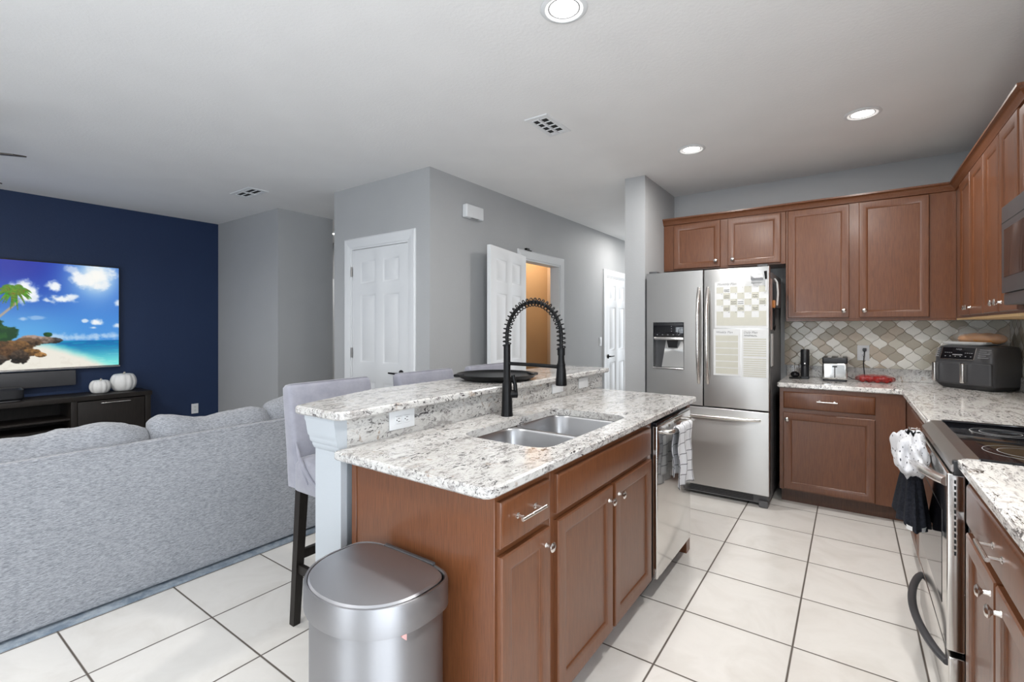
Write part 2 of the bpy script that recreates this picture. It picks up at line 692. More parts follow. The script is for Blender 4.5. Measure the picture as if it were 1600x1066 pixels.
struct(G().box(XT - 0.12, XT, YR, 2.744, 0, CEIL), 'wall_left', 'navy', 'navy blue accent wall behind the television', 'wall')
struct(G().box(XT, -5.084, 2.744, 3.418, 0, CEIL), 'wall_corner', 'wall', 'grey wall corner beside the navy wall', 'wall')
struct(G().box(-6.67, -6.55, 3.418, 9.0, 0, CEIL), 'wall_foyer', 'wall', 'grey hallway wall glimpsed through the narrow gap', 'wall')
# closet front wall with door opening
g = G()
g.box(-4.06, -3.80, 2.745, 2.865, 0, CEIL).box(-3.012, -2.77, 2.745, 2.865, 0, CEIL).box(-3.80, -3.012, 2.745, 2.865, 2.085, CEIL)
struct(g, 'wall_closet', 'wall', 'grey wall around the closed white closet door', 'wall')
struct(G().box(-4.06, -3.94, 2.865, 9.0, 0, CEIL), 'wall_hallway', 'wall', 'grey side wall of the hallway gap', 'wall')
# hall wall x = -2.77 with two openings
g = G()
for a, b in ((2.865, 4.07), (4.86, 6.14), (6.95, 9.0)):
    g.box(-2.89, -2.77, a, b, 0, CEIL)
g.box(-2.89, -2.77, 4.07, 4.86, 2.07, CEIL).box(-2.89, -2.77, 6.14, 6.95, 2.07, CEIL)
struct(g, 'wall_hall', 'wall', 'long grey wall with the open white door', 'wall')
struct(G().box(-1.61, -1.43, 3.97, 9.0, 0, CEIL), 'wall_pillar', 'wall', 'grey wall end standing left of the refrigerator', 'wall')
struct(G().box(-1.43, XR + 0.12, YB, YB + 0.12, 0, CEIL), 'wall_back', 'wall', 'grey kitchen wall above the upper cabinets', 'wall')
g = G()
g.box(XR, XR + 0.12, YR, -2.6, 0, CEIL).box(XR, XR + 0.12, 0.4, YB, 0, CEIL).box(XR, XR + 0.12, -2.6, 0.4, 0, 0.1).box(XR, XR + 0.12, -2.6, 0.4, 2.2, CEIL)
struct(g, 'wall_right', 'wall', 'grey wall behind the range side cabinets', 'wall')
g = G()
g.box(-6.63, -2.3, YR - 0.12, YR, 0, CEIL).box(-0.8, XR + 0.12, YR - 0.12, YR, 0, CEIL).box(-2.3, -0.8, YR - 0.12, YR, 2.1, CEIL)
struct(g, 'wall_rear', 'wall', 'grey wall behind the camera with patio opening', 'wall')
struct(G().box(-6.67, -2.36, 9.0, 9.12, 0, CEIL).box(-1.70, -1.43, 9.0, 9.12, 0, CEIL).box(-2.36, -1.70, 9.0, 9.12, 0, 0.1).box(-2.36, -1.70, 9.0, 9.12, 2.45, CEIL), 'wall_end', 'wall', 'grey wall closing the far hallway', 'wall')
# pantry behind the open door
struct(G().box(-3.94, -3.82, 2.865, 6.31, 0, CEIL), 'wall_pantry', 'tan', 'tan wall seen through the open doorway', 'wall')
struct(G().box(-3.94, -2.89, 6.31, 6.41, 0, CEIL), 'wall_pantry_side', 'tan_lit', 'lit tan side wall inside the open doorway', 'wall')
# rear window frames
g = G()
for x in (-2.3, -1.58, -0.86):
    g.box(x, x + 0.06, YR - 0.09, YR - 0.03, 0, 2.1)
struct(g, 'window_1', 'white', 'white framed glass door in the rear wall', 'window')
g = G()
for y in (-2.6, -1.13, 0.34):
    g.box(XR + 0.03, XR + 0.09, y, y + 0.06, 0.1, 2.2)
struct(g, 'window_2', 'white', 'white framed sliding patio door beside the camera', 'window')
# baseboards
g = G().box(-4.06, -3.86, 2.729, 2.745, 0, 0.10, 0.003).box(-2.95, -2.77, 2.729, 2.745, 0, 0.10, 0.003)
struct(g, 'baseboard_closet', 'white', 'white baseboard below the closet wall', 'baseboard')
g = G().box(-2.77, -2.754, 2.745, 3.98, 0, 0.10, 0.003).box(-2.77, -2.754, 4.95, 6.06, 0, 0.10, 0.003)
struct(g, 'baseboard_hall', 'white', 'white baseboard along the hall wall', 'baseboard')
struct(G().box(XT, XT + 0.016, YR, 2.744, 0, 0.10, 0.003), 'baseboard_left', 'white', 'white baseboard under the navy wall', 'baseboard')

# ------------------------------------------------------------------ doors


def six_panel(g, w, h, t):
    # local door leaf: x 0..w, y 0 (front) .. t (back), z 0..h
    st, mid = 0.115 * w / 0.8, 0.10 * w / 0.8
    pw = (w - 2 * st - mid) / 2
    rows = [(0.19, 0.87 * h / 2.08), (1.03 * h / 2.08, 1.665 * h / 2.08), (1.76 * h / 2.08, 1.98 * h / 2.08)]
    cols = [(st, st + pw), (st + pw + mid, w - st)]
    xs = sorted({0, w, *[c for p in cols for c in p]})
    zs = sorted({0, h, *[c for p in rows for c in p]})
    for side in (0, 1):
        yf = 0 if side == 0 else t
        nrm = -1 if side == 0 else 1
        for i in range(len(xs) - 1):
            for j in range(len(zs) - 1):
                xm, zm = (xs[i] + xs[i + 1]) / 2, (zs[j] + zs[j + 1]) / 2
                ispan = any(a < xm < b for a, b in cols) and any(a < zm < b for a, b in rows)
                o = Vector((xs[i], yf, zs[j]))
                ww, hh = xs[i + 1] - xs[i], zs[j + 1] - zs[j]
                if ispan:
                    g.rects(o, (1, 0, 0), (0, 0, 1), (0, nrm, 0), ww, hh, [(0, 0), (0.012, -0.009), (0.022, -0.009), (0.045, -0.002)], back=False)
                else:
                    g.rects(o, (1, 0, 0), (0, 0, 1), (0, nrm, 0), ww, hh, [(0, 0)], back=False)
    g.quad((0, 0, 0), (0, t, 0), (0, t, h), (0, 0, h))
    g.quad((w, 0, 0), (w, t, 0), (w, t, h), (w, 0, h))
    g.quad((0, 0, h), (w, 0, h), (w, t, h), (0, t, h))
    g.quad((0, 0, 0), (w, 0, 0), (w, t, 0), (0, t, 0))
    bmesh.ops.remove_doubles(g.bm, verts=g.bm.verts, dist=1e-5)
    return g


def casing(g, w, h, cw=0.085, t=0.016, y=0.0):
    # door casing in local frame around opening x 0..w, z 0..h, front towards -y, wall face at y
    prof = [(0, 0), (0, -t * 0.6), (0.012, -t), (cw * 0.6, -t * 0.8), (cw - 0.008, -t * 0.55), (cw, -t * 0.45), (cw, 0)]

    def ring(k):
        d, yy = prof[k]
        e = cw - d
        return [(-e, y + yy, 0), (-e, y + yy, h + e), (w + e, y + yy, h + e), (w + e, y + yy, 0)]
    rs = [ring(k) for k in range(len(prof))]
    for i in range(len(rs) - 1):
        for j in range(3):
            g.quad(rs[i][j], rs[i][j + 1], rs[i + 1][j + 1], rs[i + 1][j])
    return g


def jamb(g, w, h, depth, y0=0.0, t=0.018):
    g.box(0, t, y0, y0 + depth, 0, h).box(w - t, w, y0, y0 + depth, 0, h).box(t, w - t, y0, y0 + depth, h - t, h)
    return g


def lever(g, x, y, z, dirx):
    g.lathe([(0.0, 0), (0.030, 0), (0.031, 0.005), (0.026, 0.010), (0.011, 0.013), (0.010, 0.045)], (x, y, z), (0, -1, 0), 20)
    g.tube([(x, y - 0.042, z), (x + dirx * 0.03, y - 0.046, z), (x + dirx * 0.115, y - 0.044, z + 0.002)], [0.009, 0.0085, 0.007], 10)
    return g


def hinge_geo(g, x, y, z):
    g.cyl((x, y, z - 0.045), (x, y, z + 0.045), 0.007, None, 10)
    g.box(x - 0.012, x + 0.012, y, y + 0.003, z - 0.045, z + 0.045)
    return g


# door 1: closed closet door, wall face y = 2.745, opening x -3.80 .. -3.012
d1 = thing('door_1', 'closed white six panel closet door with black lever', 'door', (-3.80, 2.745, 0), 0, None, 'structure', True)
part(casing(G(), 0.788, 2.085), 'casing', 'white', d1)
part(jamb(G(), 0.788, 2.085, 0.12), 'jamb', 'white', d1)
g = six_panel(G(), 0.748, 2.055, 0.035)
bmesh.ops.translate(g.bm, verts=g.bm.verts, vec=(0.02, 0.004, 0.008))
slab = part(g, 'door_leaf', 'white', d1)
part(lever(G(), 0.69, 0.004, 0.955, -1), 'lever_handle', 'black', slab, 'black lever handle')
for z in (1.865, 1.115, 0.25):
    part(hinge_geo(G(), 0.016, -0.004, z), 'hinge', 'hinge', slab)

# door 2: open door in the hall wall; local x runs along +y of the room
d2 = thing('door_2', 'white six panel door standing open before the tan room', 'door', (-2.77, 4.07, 0), 0, None, 'structure', True)


def hallframe(g):
    # map local casing frame (x along +Y room, -y towards +X room)
    bmesh.ops.rotate(g.bm, verts=g.bm.verts, cent=(0, 0, 0), matrix=Matrix.Rotation(R(90), 3, 'Z'))
    return g


part(hallframe(casing(G(), 0.79, 2.07)), 'casing', 'white', d2)
part(hallframe(jamb(G(), 0.79, 2.07, 0.12)), 'jamb', 'white', d2)
part(hallframe(G().box(0.775, 0.779, 0.02, 0.05, 0.93, 0.99)), 'strike_plate', 'hinge', d2)
part(hallframe(G().cyl((0.09, -0.012, 2.158), (0.16, -0.012, 2.158), 0.006).box(0.05, 0.10, -0.03, 0.0, 2.155, 2.175)), 'door_catch', 'black', d2)
leaf = bpy.data.objects.new('door_leaf', None)
bpy.data.objects.remove(leaf)
g = six_panel(G(), 0.80, 2.065, 0.035)
# leaf hinge at origin, swinging along direction a
va = Vector((0.155, -0.80, 0)).normalized()
ang = math.atan2(va.y, va.x)
bmesh.ops.translate(g.bm, verts=g.bm.verts, vec=(0.0, -0.0175, 0.012))
bmesh.ops.rotate(g.bm, verts=g.bm.verts, cent=(0, 0, 0), matrix=Matrix.Rotation(ang, 3, 'Z'))
bmesh.ops.translate(g.bm, verts=g.bm.verts, vec=(0.035, -0.005, 0))
leaf = part(g, 'door_leaf', 'white', d2)
g = lever(G(), 0.74, -0.0175, 0.955, -1)
bmesh.ops.scale(g.bm, vec=(1, -1, 1), verts=g.bm.verts)
bmesh.ops.rotate(g.bm, verts=g.bm.verts, cent=(0, 0, 0), matrix=Matrix.Rotation(ang, 3, 'Z'))
bmesh.ops.translate(g.bm, verts=g.bm.verts, vec=(0.035, -0.005, 0))
part(g, 'lever_handle', 'black', leaf, 'black lever handle')

# door 3: closed door far down the hall
d3 = thing('door_3', 'closed white six panel door far down the hall', 'door', (-2.77, 6.14, 0), 0, None, 'structure', True)
part(hallframe(casing(G(), 0.81, 2.07)), 'casing', 'white', d3)
part(hallframe(jamb(G(), 0.81, 2.07, 0.12)), 'jamb', 'white', d3)
g = six_panel(G(), 0.77, 2.04, 0.035)
bmesh.ops.translate(g.bm, verts=g.bm.verts, vec=(0.02, 0.004, 0.008))
leaf = part(hallframe(g), 'door_leaf', 'white', d3)
part(hallframe(lever(G(), 0.085, 0.004, 0.94, 1)), 'lever_handle', 'black', leaf, 'dark lever handle')

# door 4: sliver of a door in the foyer wall
d4 = thing('door_4', 'white door edge with hinges glimpsed in the hallway gap', 'door', (-6.55, 4.0, 0), 0, None, 'structure', True)
part(hallframe(G().box(-0.05, 0.50, -0.02, 0.0, 0, 2.10, 0.003).box(0.50, 0.56, -0.03, 0.0, 0, 2.11, 0.003)), 'door_leaf', 'white', d4)
for z in (1.80, 1.12):
    part(hallframe(G().box(0.425, 0.455, -0.028, -0.02, z - 0.05, z + 0.05)), 'hinge', 'hinge', d4)

# ------------------------------------------------------------------ ceiling lights, vents, fan
GC = 'recessed ceiling lights'
t = thing('ceiling_light', 'large round recessed ceiling light at the top edge, nearest above the island', 'ceiling light', (-0.95, 1.70, CEIL), 0, GC, None, True)
part(G().lathe([(0.078, -0.0005), (0.094, -0.0005), (0.096, -0.004), (0.090, -0.008), (0.079, -0.009), (0.076, -0.004)], seg=40, cap0=False, cap1=False), 'trim_ring', 'white', t)
part(G().lathe([(0.0785, -0.007), (0.070, -0.0045), (0.064, -0.0035)], seg=40, cap0=False, cap1=False), 'baffle', 'baffle', t)
part(G().lathe([(0.058, -0.0028), (0.0615, -0.006), (0.0655, -0.0033)], seg=40, cap0=False, cap1=False), 'lens_ring', 'ink_grey', t)
part(G().lathe([(0.0, -0.0030), (0.0585, -0.0030)], seg=40, cap0=False, cap1=False), 'lens', 'lens', t)
light('lamp_light', 'AREA', (0, 0, -0.02), CAN_POWER, (1.0, 0.985, 0.96), 0.12, parent=t)
for x, y, lab in ((-0.945, 3.585, 'small round recessed ceiling light left of its pair, above the refrigerator front'),
                  (0.06, 3.59, 'round recessed ceiling light at right, before the upper cabinet wall'),
                  (0.06, 1.70, 'recessed ceiling light above the aisle, out of frame overhead'),
                  (-1.95, -0.25, 'unseen recessed ceiling light added to brighten the floor behind the sofa'),  # added out of frame, only to lift the floor between sofa and island
                  (-5.84, 3.94, 'bright recessed light in the hallway gap'),
                  (-2.2, 6.2, 'recessed ceiling light in the far hall'),
                  (-2.2, 8.0, 'recessed ceiling light at the end of the far hall')):
    c = copy_tree(t)
    c.location = (x, y, CEIL)
    c['label'] = lab
    if y > 3.0:
        for ch in [q for q in bpy.data.objects if q.parent == c and q.type == 'LIGHT']:
            ch.data = ch.data.copy()
            ch.data.energy = CAN_POWER * (0.68 if y < 3.7 else 0.75)

PANTRY = thing('ceiling_lamp', 'warm dome lamp on the ceiling of the tan room', 'ceiling lamp', (-3.30, 5.75, CEIL), 0, None, None, True)
part(G().lathe([(0.0, -0.075), (0.05, -0.07), (0.10, -0.045), (0.12, -0.012)], seg=28, cap0=False, cap1=False), 'lamp_shade', glow('warm_shade', (1.0, 0.75, 0.45), 3.0), PANTRY)
part(G().lathe([(0.0, 0), (0.125, 0), (0.125, -0.012), (0.0, -0.012)], seg=28, cap0=False, cap1=False), 'base_ring', 'nickel', PANTRY)
light('lamp_light', 'POINT', (0, 0, -0.14), 26, (1.0, 0.82, 0.60), 0.06, parent=PANTRY)


def vent(x0, x1, y0, y1, label):
    v = thing('air_vent', label, 'vent', ((x0 + x1) / 2, (y0 + y1) / 2, CEIL), 0, 'ceiling air vents')
    z = CEIL
    part(G().rects((x0, y0, z - 0.001), (1, 0, 0), (0, 1, 0), (0, 0, -1), x1 - x0, y1 - y0, [(0, 0), (0.004, 0.006), (0.030, 0.008), (0.032, 0.002)], True, False), 'frame', 'white', v)
    part(G().box(x0 + 0.03, x1 - 0.03, y0 + 0.03, y1 - 0.03, z - 0.0025, z - 0.0015), 'duct_opening', 'void', v)
    ym = (y0 + y1) / 2
    n = max(3, round((y1 - y0 - 0.07) / 0.045))
    for k in range(n):
        yy = y0 + 0.045 + (y1 - y0 - 0.09) * k / (n - 1)
        g = G()
        g.loops([[(x, yy - 0.004, z - 0.003), (x, yy + 0.001, z - 0.008), (x, yy + 0.003, z - 0.007), (x, yy - 0.002, z - 0.002)] for x in (x0 + 0.03, x1 - 0.03)])
        part(g, 'louver', 'white', v)
    xm = (x0 + x1) / 2
    part(G().box(xm - 0.007, xm + 0.007, y0 + 0.03, y1 - 0.03, z - 0.0125, z - 0.003), 'center_bar', 'white', v)


vent(-1.665, -1.50, 2.47, 2.785, 'small white ceiling vent above the bar stools')
vent(-4.91, -4.53, 2.17, 2.36, 'white ceiling vent near the navy wall corner')

fan = thing('ceiling_fan', 'dark ceiling fan with one blade tip at the left edge', 'ceiling fan', (-4.50, 0.01, CEIL), 0, None, None, True)
part(G().lathe([(0.0, -0.05), (0.04, -0.05), (0.065, -0.03), (0.07, 0.0)], cap0=False), 'canopy', 'fanblade', fan)
part(G().cyl((0, 0, -0.20), (0, 0, -0.04), 0.012), 'downrod', 'fanblade', fan)
part(G().lathe([(0.0, -0.33), (0.08, -0.325), (0.105, -0.29), (0.10, -0.23), (0.05, -0.195), (0.0, -0.19)]), 'motor_housing', 'fanblade', fan)
part(G().lathe([(0.0, -0.405), (0.05, -0.40), (0.085, -0.37), (0.09, -0.34), (0.08, -0.325)], cap0=False, cap1=False), 'added_light_globe', glow('added_fan_globe', (1.0, 0.96, 0.9), 4.0), fan)  # globe added to the fan to brighten the living room
light('lamp_light', 'AREA', (0, 0, -0.412), 48, (1.0, 0.97, 0.93), 0.16, parent=fan)  # lamp of the added globe
for k in range(5):
    a = R(54 + 72 * k)
    g = G().prism([(0.10, -0.055), (0.70, -0.080), (0.745, -0.065), (0.745, 0.065), (0.70, 0.080), (0.10, 0.055)], -0.274, -0.266, 0.002)
    bmesh.ops.rotate(g.bm, verts=g.bm.verts, cent=(0, 0, -0.27), matrix=Matrix.Rotation(R(13), 3, 'X'))
    bmesh.ops.rotate(g.bm, verts=g.bm.verts, cent=(0, 0, 0), matrix=Matrix.Rotation(a, 3, 'Z'))
    part(g, 'blade', 'fanblade', fan)

# wall items in the hall
t = thing('door_chime', 'white rectangular chime box high on the grey wall', 'door chime', (-2.77, 3.26, 2.31))
part(G().box(-2.77, -2.715, 3.14, 3.375, 2.315, 2.43, 0.012, 3), 'cover', 'white', t)
part(G().box(-2.74, -2.7145, 3.21, 3.31, 2.3135, 2.316), 'grille', 'ink_grey', t)


def outlet_plate(name, label, cat, loc, rot, w=0.075, h=0.118, kind='outlet', group=None, two=False):
    # local: plate in xz plane, front towards -y
    t = thing(name, label, cat, loc, rot, group, None, True)
    part(G().box(-w / 2, w / 2, -0.006, 0, -h / 2, h / 2, 0.003), 'cover_plate', 'white', t)
    if kind == 'outlet':
        for s in ((-1, 1) if not two else (-1, 1)):
            cx, cz = (0, s * 0.021) if not two else (s * 0.021, 0)
            r = part(G().box(cx - 0.016, cx + 0.016, -0.0085, -0.005, cz - 0.014, cz + 0.014, 0.004), 'receptacle', 'white', t)
            g = G()
            for q in (-0.006, 0.006):
                if two:
                    g.box(cx - 0.005, cx + 0.005, -0.0092, -0.008, cz + q - 0.001, cz + q + 0.001)
                else:
                    g.box(cx + q - 0.001, cx + q + 0.001, -0.0092, -0.008, cz - 0.002, cz + 0.008)
            if two:
                g.cyl((cx - 0.010, -0.0085, cz), (cx - 0.010, -0.0092, cz), 0.0025, None, 8)
            else:
                g.cyl((cx, -0.0085, cz - 0.008), (cx, -0.0092, cz - 0.008), 0.0025, None, 8)
            part(g, 'slots', 'void', r)
    elif kind == 'switch':
        part(G().box(-0.016, 0.016, -0.010, -0.005, -0.033, 0.033, 0.003), 'rocker', 'white', t)
    return t


outlet_plate('light_switch', 'white light switch plate beside the far hall door', 'switch', (-2.77, 5.96, 1.155), R(90), kind='switch')
outlet_plate('wall_outlet', 'white wall outlet low on the navy wall', 'outlet', (XT, 2.48, 0.36), R(90))

# ------------------------------------------------------------------ living room
tv = thing('television', 'large wall mounted television showing a tropical beach', 'television', (XT, 0.795, 0.935))
TY0, TY1, TZ0, TZ1 = -0.145, 1.735, 0.938, 1.998
part(G().box(XT + 0.002, XT + 0.02, 0.4, 1.2, 1.2, 1.75), 'wall_bracket', 'black', tv)
part(G().box(XT + 0.02, XT + 0.066, TY0, TY1, TZ0, TZ1, 0.004), 'housing', 'plastic_black', tv)
part(G().box(XT + 0.058, XT + 0.070, TY0, TY1, TZ0 - 0.012, TZ0 + 0.004, 0.002), 'bottom_trim', 'steel_y', tv, 'silver bottom trim')


def vnoise(x, y, seed, octv=4):
    rng = np.random.RandomState(seed)
    P = rng.rand(64, 64)
    out = np.zeros_like(x)
    amp, tot, f = 1.0, 0.0, 1.0
    for _ in range(octv):
        xx, yy = x * f, y * f
        xi, yi = np.floor(xx).astype(int), np.floor(yy).astype(int)
        fx, fy = xx - xi, yy - yi
        fx, fy = fx * fx * (3 - 2 * fx), fy * fy * (3 - 2 * fy)
        g_ = lambda a, b: P[a % 64, b % 64]
        v = (g_(xi, yi) * (1 - fx) + g_(xi + 1, yi) * fx) * (1 - fy) + (g_(xi, yi + 1) * (1 - fx) + g_(xi + 1, yi + 1) * fx) * fy
        out += amp * v
        tot += amp
        amp *= 0.55
        f *= 2.03
    return out / tot


def tv_picture():
    NU, NV = 360, 204
    jj, ii = np.meshgrid(np.arange(NV + 1) / NV, np.arange(NU + 1) / NU)
    Y = TY0 + 0.012 + ii * (TY1 - TY0 - 0.024)
    b = jj * 172.0                                   # 0 at the top, 172 at the bottom
    a = (Y - 0.842) / 0.886 * 187.0                  # picture columns, 0..187 is what the frame shows
    n1 = vnoise(a / 16 + 40, b / 12 + 40, 1, 5)
    n2 = vnoise(a / 7 + 90, b / 5 + 90, 2, 4)
    n3 = vnoise(a / 3.2 + 20, b / 3 + 20, 4, 3)
    col = np.zeros(a.shape + (3,))

    def lay(c, m):
        m = np.clip(m, 0, 1)[..., None]
        np.copyto(col, col * (1 - m) + np.array(c, float) * m)
    ss = lambda e0, e1, x: np.clip((x - e0) / (e1 - e0), 0, 1) ** 2 * (3 - 2 * np.clip((x - e0) / (e1 - e0), 0, 1))
    # sky
    k = ss(0, 125, b)[..., None]
    col[:] = np.array((14, 40, 160)) * (1 - k) + np.array((96, 172, 232)) * k
    lay((52, 120, 215), ss(30, 150, a) * 0.45)
    d = np.hypot(a - 146, (b - 18) * 1.1)
    lay((150, 205, 248), np.exp(-(d / 50) ** 2) * 0.95)
    for cx, cy, rx, ry, st in ((34, 44, 20, 20, 1), (46, 58, 12, 8, .9), (80, 40, 14, 10, 1), (86, 58, 28, 8, 1), (106, 54, 12, 6, .9), (66, 60, 8, 5, .8), (128, 26, 26, 14, 1), (150, 14, 30, 12, .9), (160, 34, 16, 10, .8), (105, 8, 14, 8, .6), (186, 62, 8, 6, .8), (128, 94, 8, 3, .8), (146, 96, 11, 7, 1), (142, 106, 10, 3, .8), (184, 102, 9, 5, .8), (32, 92, 7, 3, .5), (52, 90, 14, 3, .35), (110, 122, 70, 8, .55), (170, 120, 30, 6, .4)):
        q = np.hypot((a - cx) / rx, (b - cy) / ry)
        lay((244, 248, 252), ss(1.15, 0.35, q + (n1 - 0.5) * 1.5 + (n2 - 0.5) * 0.5) * st)
    lay((255, 254, 248), np.exp(-(d / 24) ** 2))
    # sea
    hz = 127.5
    kk = ss(hz, 172, b)
    sea = np.array((20, 110, 176)) * (1 - kk[..., None]) + np.array((120, 232, 226)) * kk[..., None]
    ms = (b > hz).astype(float)
    col[:] = col * (1 - ms[..., None]) + sea * ms[..., None]
    wv = vnoise(a / 22 + 10, b / 2.2 + 10, 3, 3)
    lay((16, 150, 190), ms * ss(0.55, 0.7, wv) * ss(172, 135, b) * 0.7)
    lay((190, 246, 238), ms * ss(0.60, 0.75, wv) * ss(135, 165, b) * 0.6)
    # sand with a wet edge
    edge = 136 + (a - 60) * 0.10 + np.maximum(0, a - 60) ** 1.25 * 0.085 + (n1 - 0.5) * 5
    sandm = ss(-7, 5, b - edge)
    lay((176, 240, 226), ss(-16, 0, b - edge) * ms * 0.8)
    lay((240, 236, 224), sandm)
    lay((222, 214, 200), sandm * ss(0.5, 0.8, n2) * 0.35)
    # rocks and headland
    for cx, cy, rx, ry, c in ((78, 127, 14, 5, (70, 68, 68)), (60, 126, 22, 6, (128, 112, 102)), (44, 125, 20, 7, (150, 128, 116)), (36, 130, 22, 8, (96, 76, 58)), (18, 137, 30, 11, (112, 82, 50)), (-20, 135, 34, 20, (100, 74, 46)), (44, 145, 13, 6, (128, 94, 54)), (12, 146, 18, 11, (92, 66, 42)), (27, 152, 14, 11, (78, 64, 52)), (-4, 155, 14, 8, (70, 58, 48)), (58, 150, 9, 4, (168, 124, 74))):
        q = np.hypot((a - cx) / rx, (b - cy) / ry) + (n2 - 0.5) * 0.5
        m = ss(1.05, 0.92, q)
        shade = np.clip(1.05 - (b - cy) / (2.2 * ry) + (n1 - 0.5) * 0.9 + (n3 - 0.5) * 1.2, 0.25, 1.4) * 0.85
        cc = np.array(c)[None, None] * shade[..., None]
        col[:] = col * (1 - m[..., None]) + cc * m[..., None]
    # bushes
    for cx, cy, rx, ry in ((2, 114, 22, 13), (-20, 108, 30, 18), (69, 117, 7, 4)):
        q = np.hypot((a - cx) / rx, (b - cy) / ry) + (n2 - 0.5) * 0.7
        lay((22, 66, 34), ss(1.05, 0.9, q))
        lay((56, 104, 44), ss(1.05, 0.9, q) * ss(0.5, 0.7, n2) * 0.6)
    # palm trunk and fronds
    tr = np.abs((b - 66) - (24 - a) * 0.92)
    lay((170, 160, 150), (a < 26) * ss(3.2, 1.6, tr))
    rng = np.random.RandomState(5)
    for i in range(34):
        th = rng.uniform(0, 2 * math.pi)
        L = rng.uniform(16, 26)
        for s_ in np.linspace(0, 1, 26):
            px = 20 + math.cos(th) * L * s_
            py = 46 + math.sin(th) * L * 0.8 * s_ + 12 * s_ * s_
            w_ = 3.0 * (1 - s_) + 0.7
            m = ss(w_ + 0.5, w_ - 0.4, np.hypot(a - px, b - py))
            lay((44 + 80 * rng.rand(), 96 + 70 * rng.rand(), 26), m * 0.8)
    lin = np.clip(col / 255.0, 0, 1) ** 2.2
    g = G()
    me = bpy.data.meshes.new('screen')
    nv = (NU + 1) * (NV + 1)
    co = np.empty((NU + 1, NV + 1, 3))
    co[..., 0] = XT + 0.0675
    co[..., 1] = Y
    co[..., 2] = TZ1 - 0.012 - jj * (TZ1 - TZ0 - 0.020)
    off = ORG[tv]
    co -= np.array(off)
    idx = np.arange(nv).reshape(NU + 1, NV + 1)
    fc = np.stack([idx[:-1, :-1], idx[:-1, 1:], idx[1:, 1:], idx[1:, :-1]], -1).reshape(-1, 4)
    me.from_pydata(co.reshape(-1, 3).tolist(), [], fc.tolist())
    at = me.color_attributes.new('picture', 'FLOAT_COLOR', 'POINT')
    buf = np.ones((nv, 4), np.float32)
    buf[:, :3] = lin.reshape(-1, 3)
    at.data.foreach_set('color', buf.ravel())
    mm = NT('screen_picture')
    vc = mm.n('VertexColor', layer_name='picture')
    mm.set((0.01, 0.01, 0.01), 0.25)
    mm.l(vc.outputs[0], mm.b.inputs['Emission Color'])
    mm.b.inputs['Emission Strength'].default_value = 0.95
    me.materials.append(mm.m)
    o = bpy.data.objects.new('screen', me)
    COL.objects.link(o)
    o.parent = tv
    ORG[o] = off
    g.bm.free()


tv_picture()

# tv console
CX0, CX1, CY0, CY1, CZ = -6.45, -6.05, -0.30, 1.90, 0.68
con = thing('media_console', 'long dark espresso media console under the television', 'media console', (-6.25, 0.8, 0))
part(G().box(CX0, CX1 + 0.01, CY0, CY1, CZ - 0.045, CZ, 0.004), 'top', 'espresso', con)
g = G().box(CX0, CX1, CY0 + 0.01, CY0 + 0.055, 0, CZ - 0.045, 0.003).box(CX0, CX1, CY1 - 0.06, CY1 - 0.01, 0, CZ - 0.045, 0.003)
g.box(CX0, CX1, 1.255, 1.30, 0.06, CZ - 0.045, 0.003).box(CX0, CX1, 0.30, 0.345, 0.06, CZ - 0.045, 0.003).box(CX0, CX1, CY0 + 0.055, CY1 - 0.06, 0.05, 0.09)
g.box(CX0, CX0 + 0.012, CY0 + 0.055, CY1 - 0.06, 0.09, CZ - 0.045)
part(g, 'carcass', 'espresso', con)
part(G().box(CX0 + 0.02, CX1 - 0.03, 0.345, 1.255, 0.46, 0.478), 'shelf', 'espresso', con)
part(G().box(CX0 + 0.02, CX1 - 0.03, 0.345, 1.255, 0.365, 0.385), 'shelf', 'espresso', con)
for a, b in ((1.305, 1.835), (-0.24, 0.295)):
    d = part(G().box(CX1 - 0.022, CX1 - 0.002, a, b, 0.10, CZ - 0.055, 0.003), 'door', 'espresso', con)
    part(G().box(CX1, CX1 + 0.012, a + 0.17, b - 0.12, CZ - 0.085, CZ - 0.078, 0.002), 'handle', 'nickel', d, 'thin silver handle')
d = part(G().box(CX1 - 0.022, CX1 - 0.002, 0.35, 1.25, 0.10, 0.36, 0.003), 'drawer', 'espresso', con)
part(G().box(CX1, CX1 + 0.012, 0.72, 0.98, 0.325, 0.332, 0.002), 'handle', 'nickel', d, 'thin silver handle')

# soundbar panel and black speaker
tag(part(G().box(XT + 0.01, -6.42, 0.10, 1.37, 0.765, 0.915, 0.006), 'soundbar', 'graphite'), 'long dark soundbar mounted under the television', 'soundbar')
t = thing('speaker', 'low black rounded speaker on the console at left edge', 'speaker', (-6.22, 0.70, CZ))
part(G().prism(round_poly([(-6.33, 0.42), (-6.12, 0.42), (-6.12, 0.96), (-6.33, 0.96)], 0.07), CZ + 0.006, CZ + 0.12, 0.02), 'body', 'plastic_black', t)
part(G().prism(round_poly([(-6.32, 0.44), (-6.13, 0.44), (-6.13, 0.94), (-6.32, 0.94)], 0.06), CZ, CZ + 0.008), 'base', 'graphite', t)


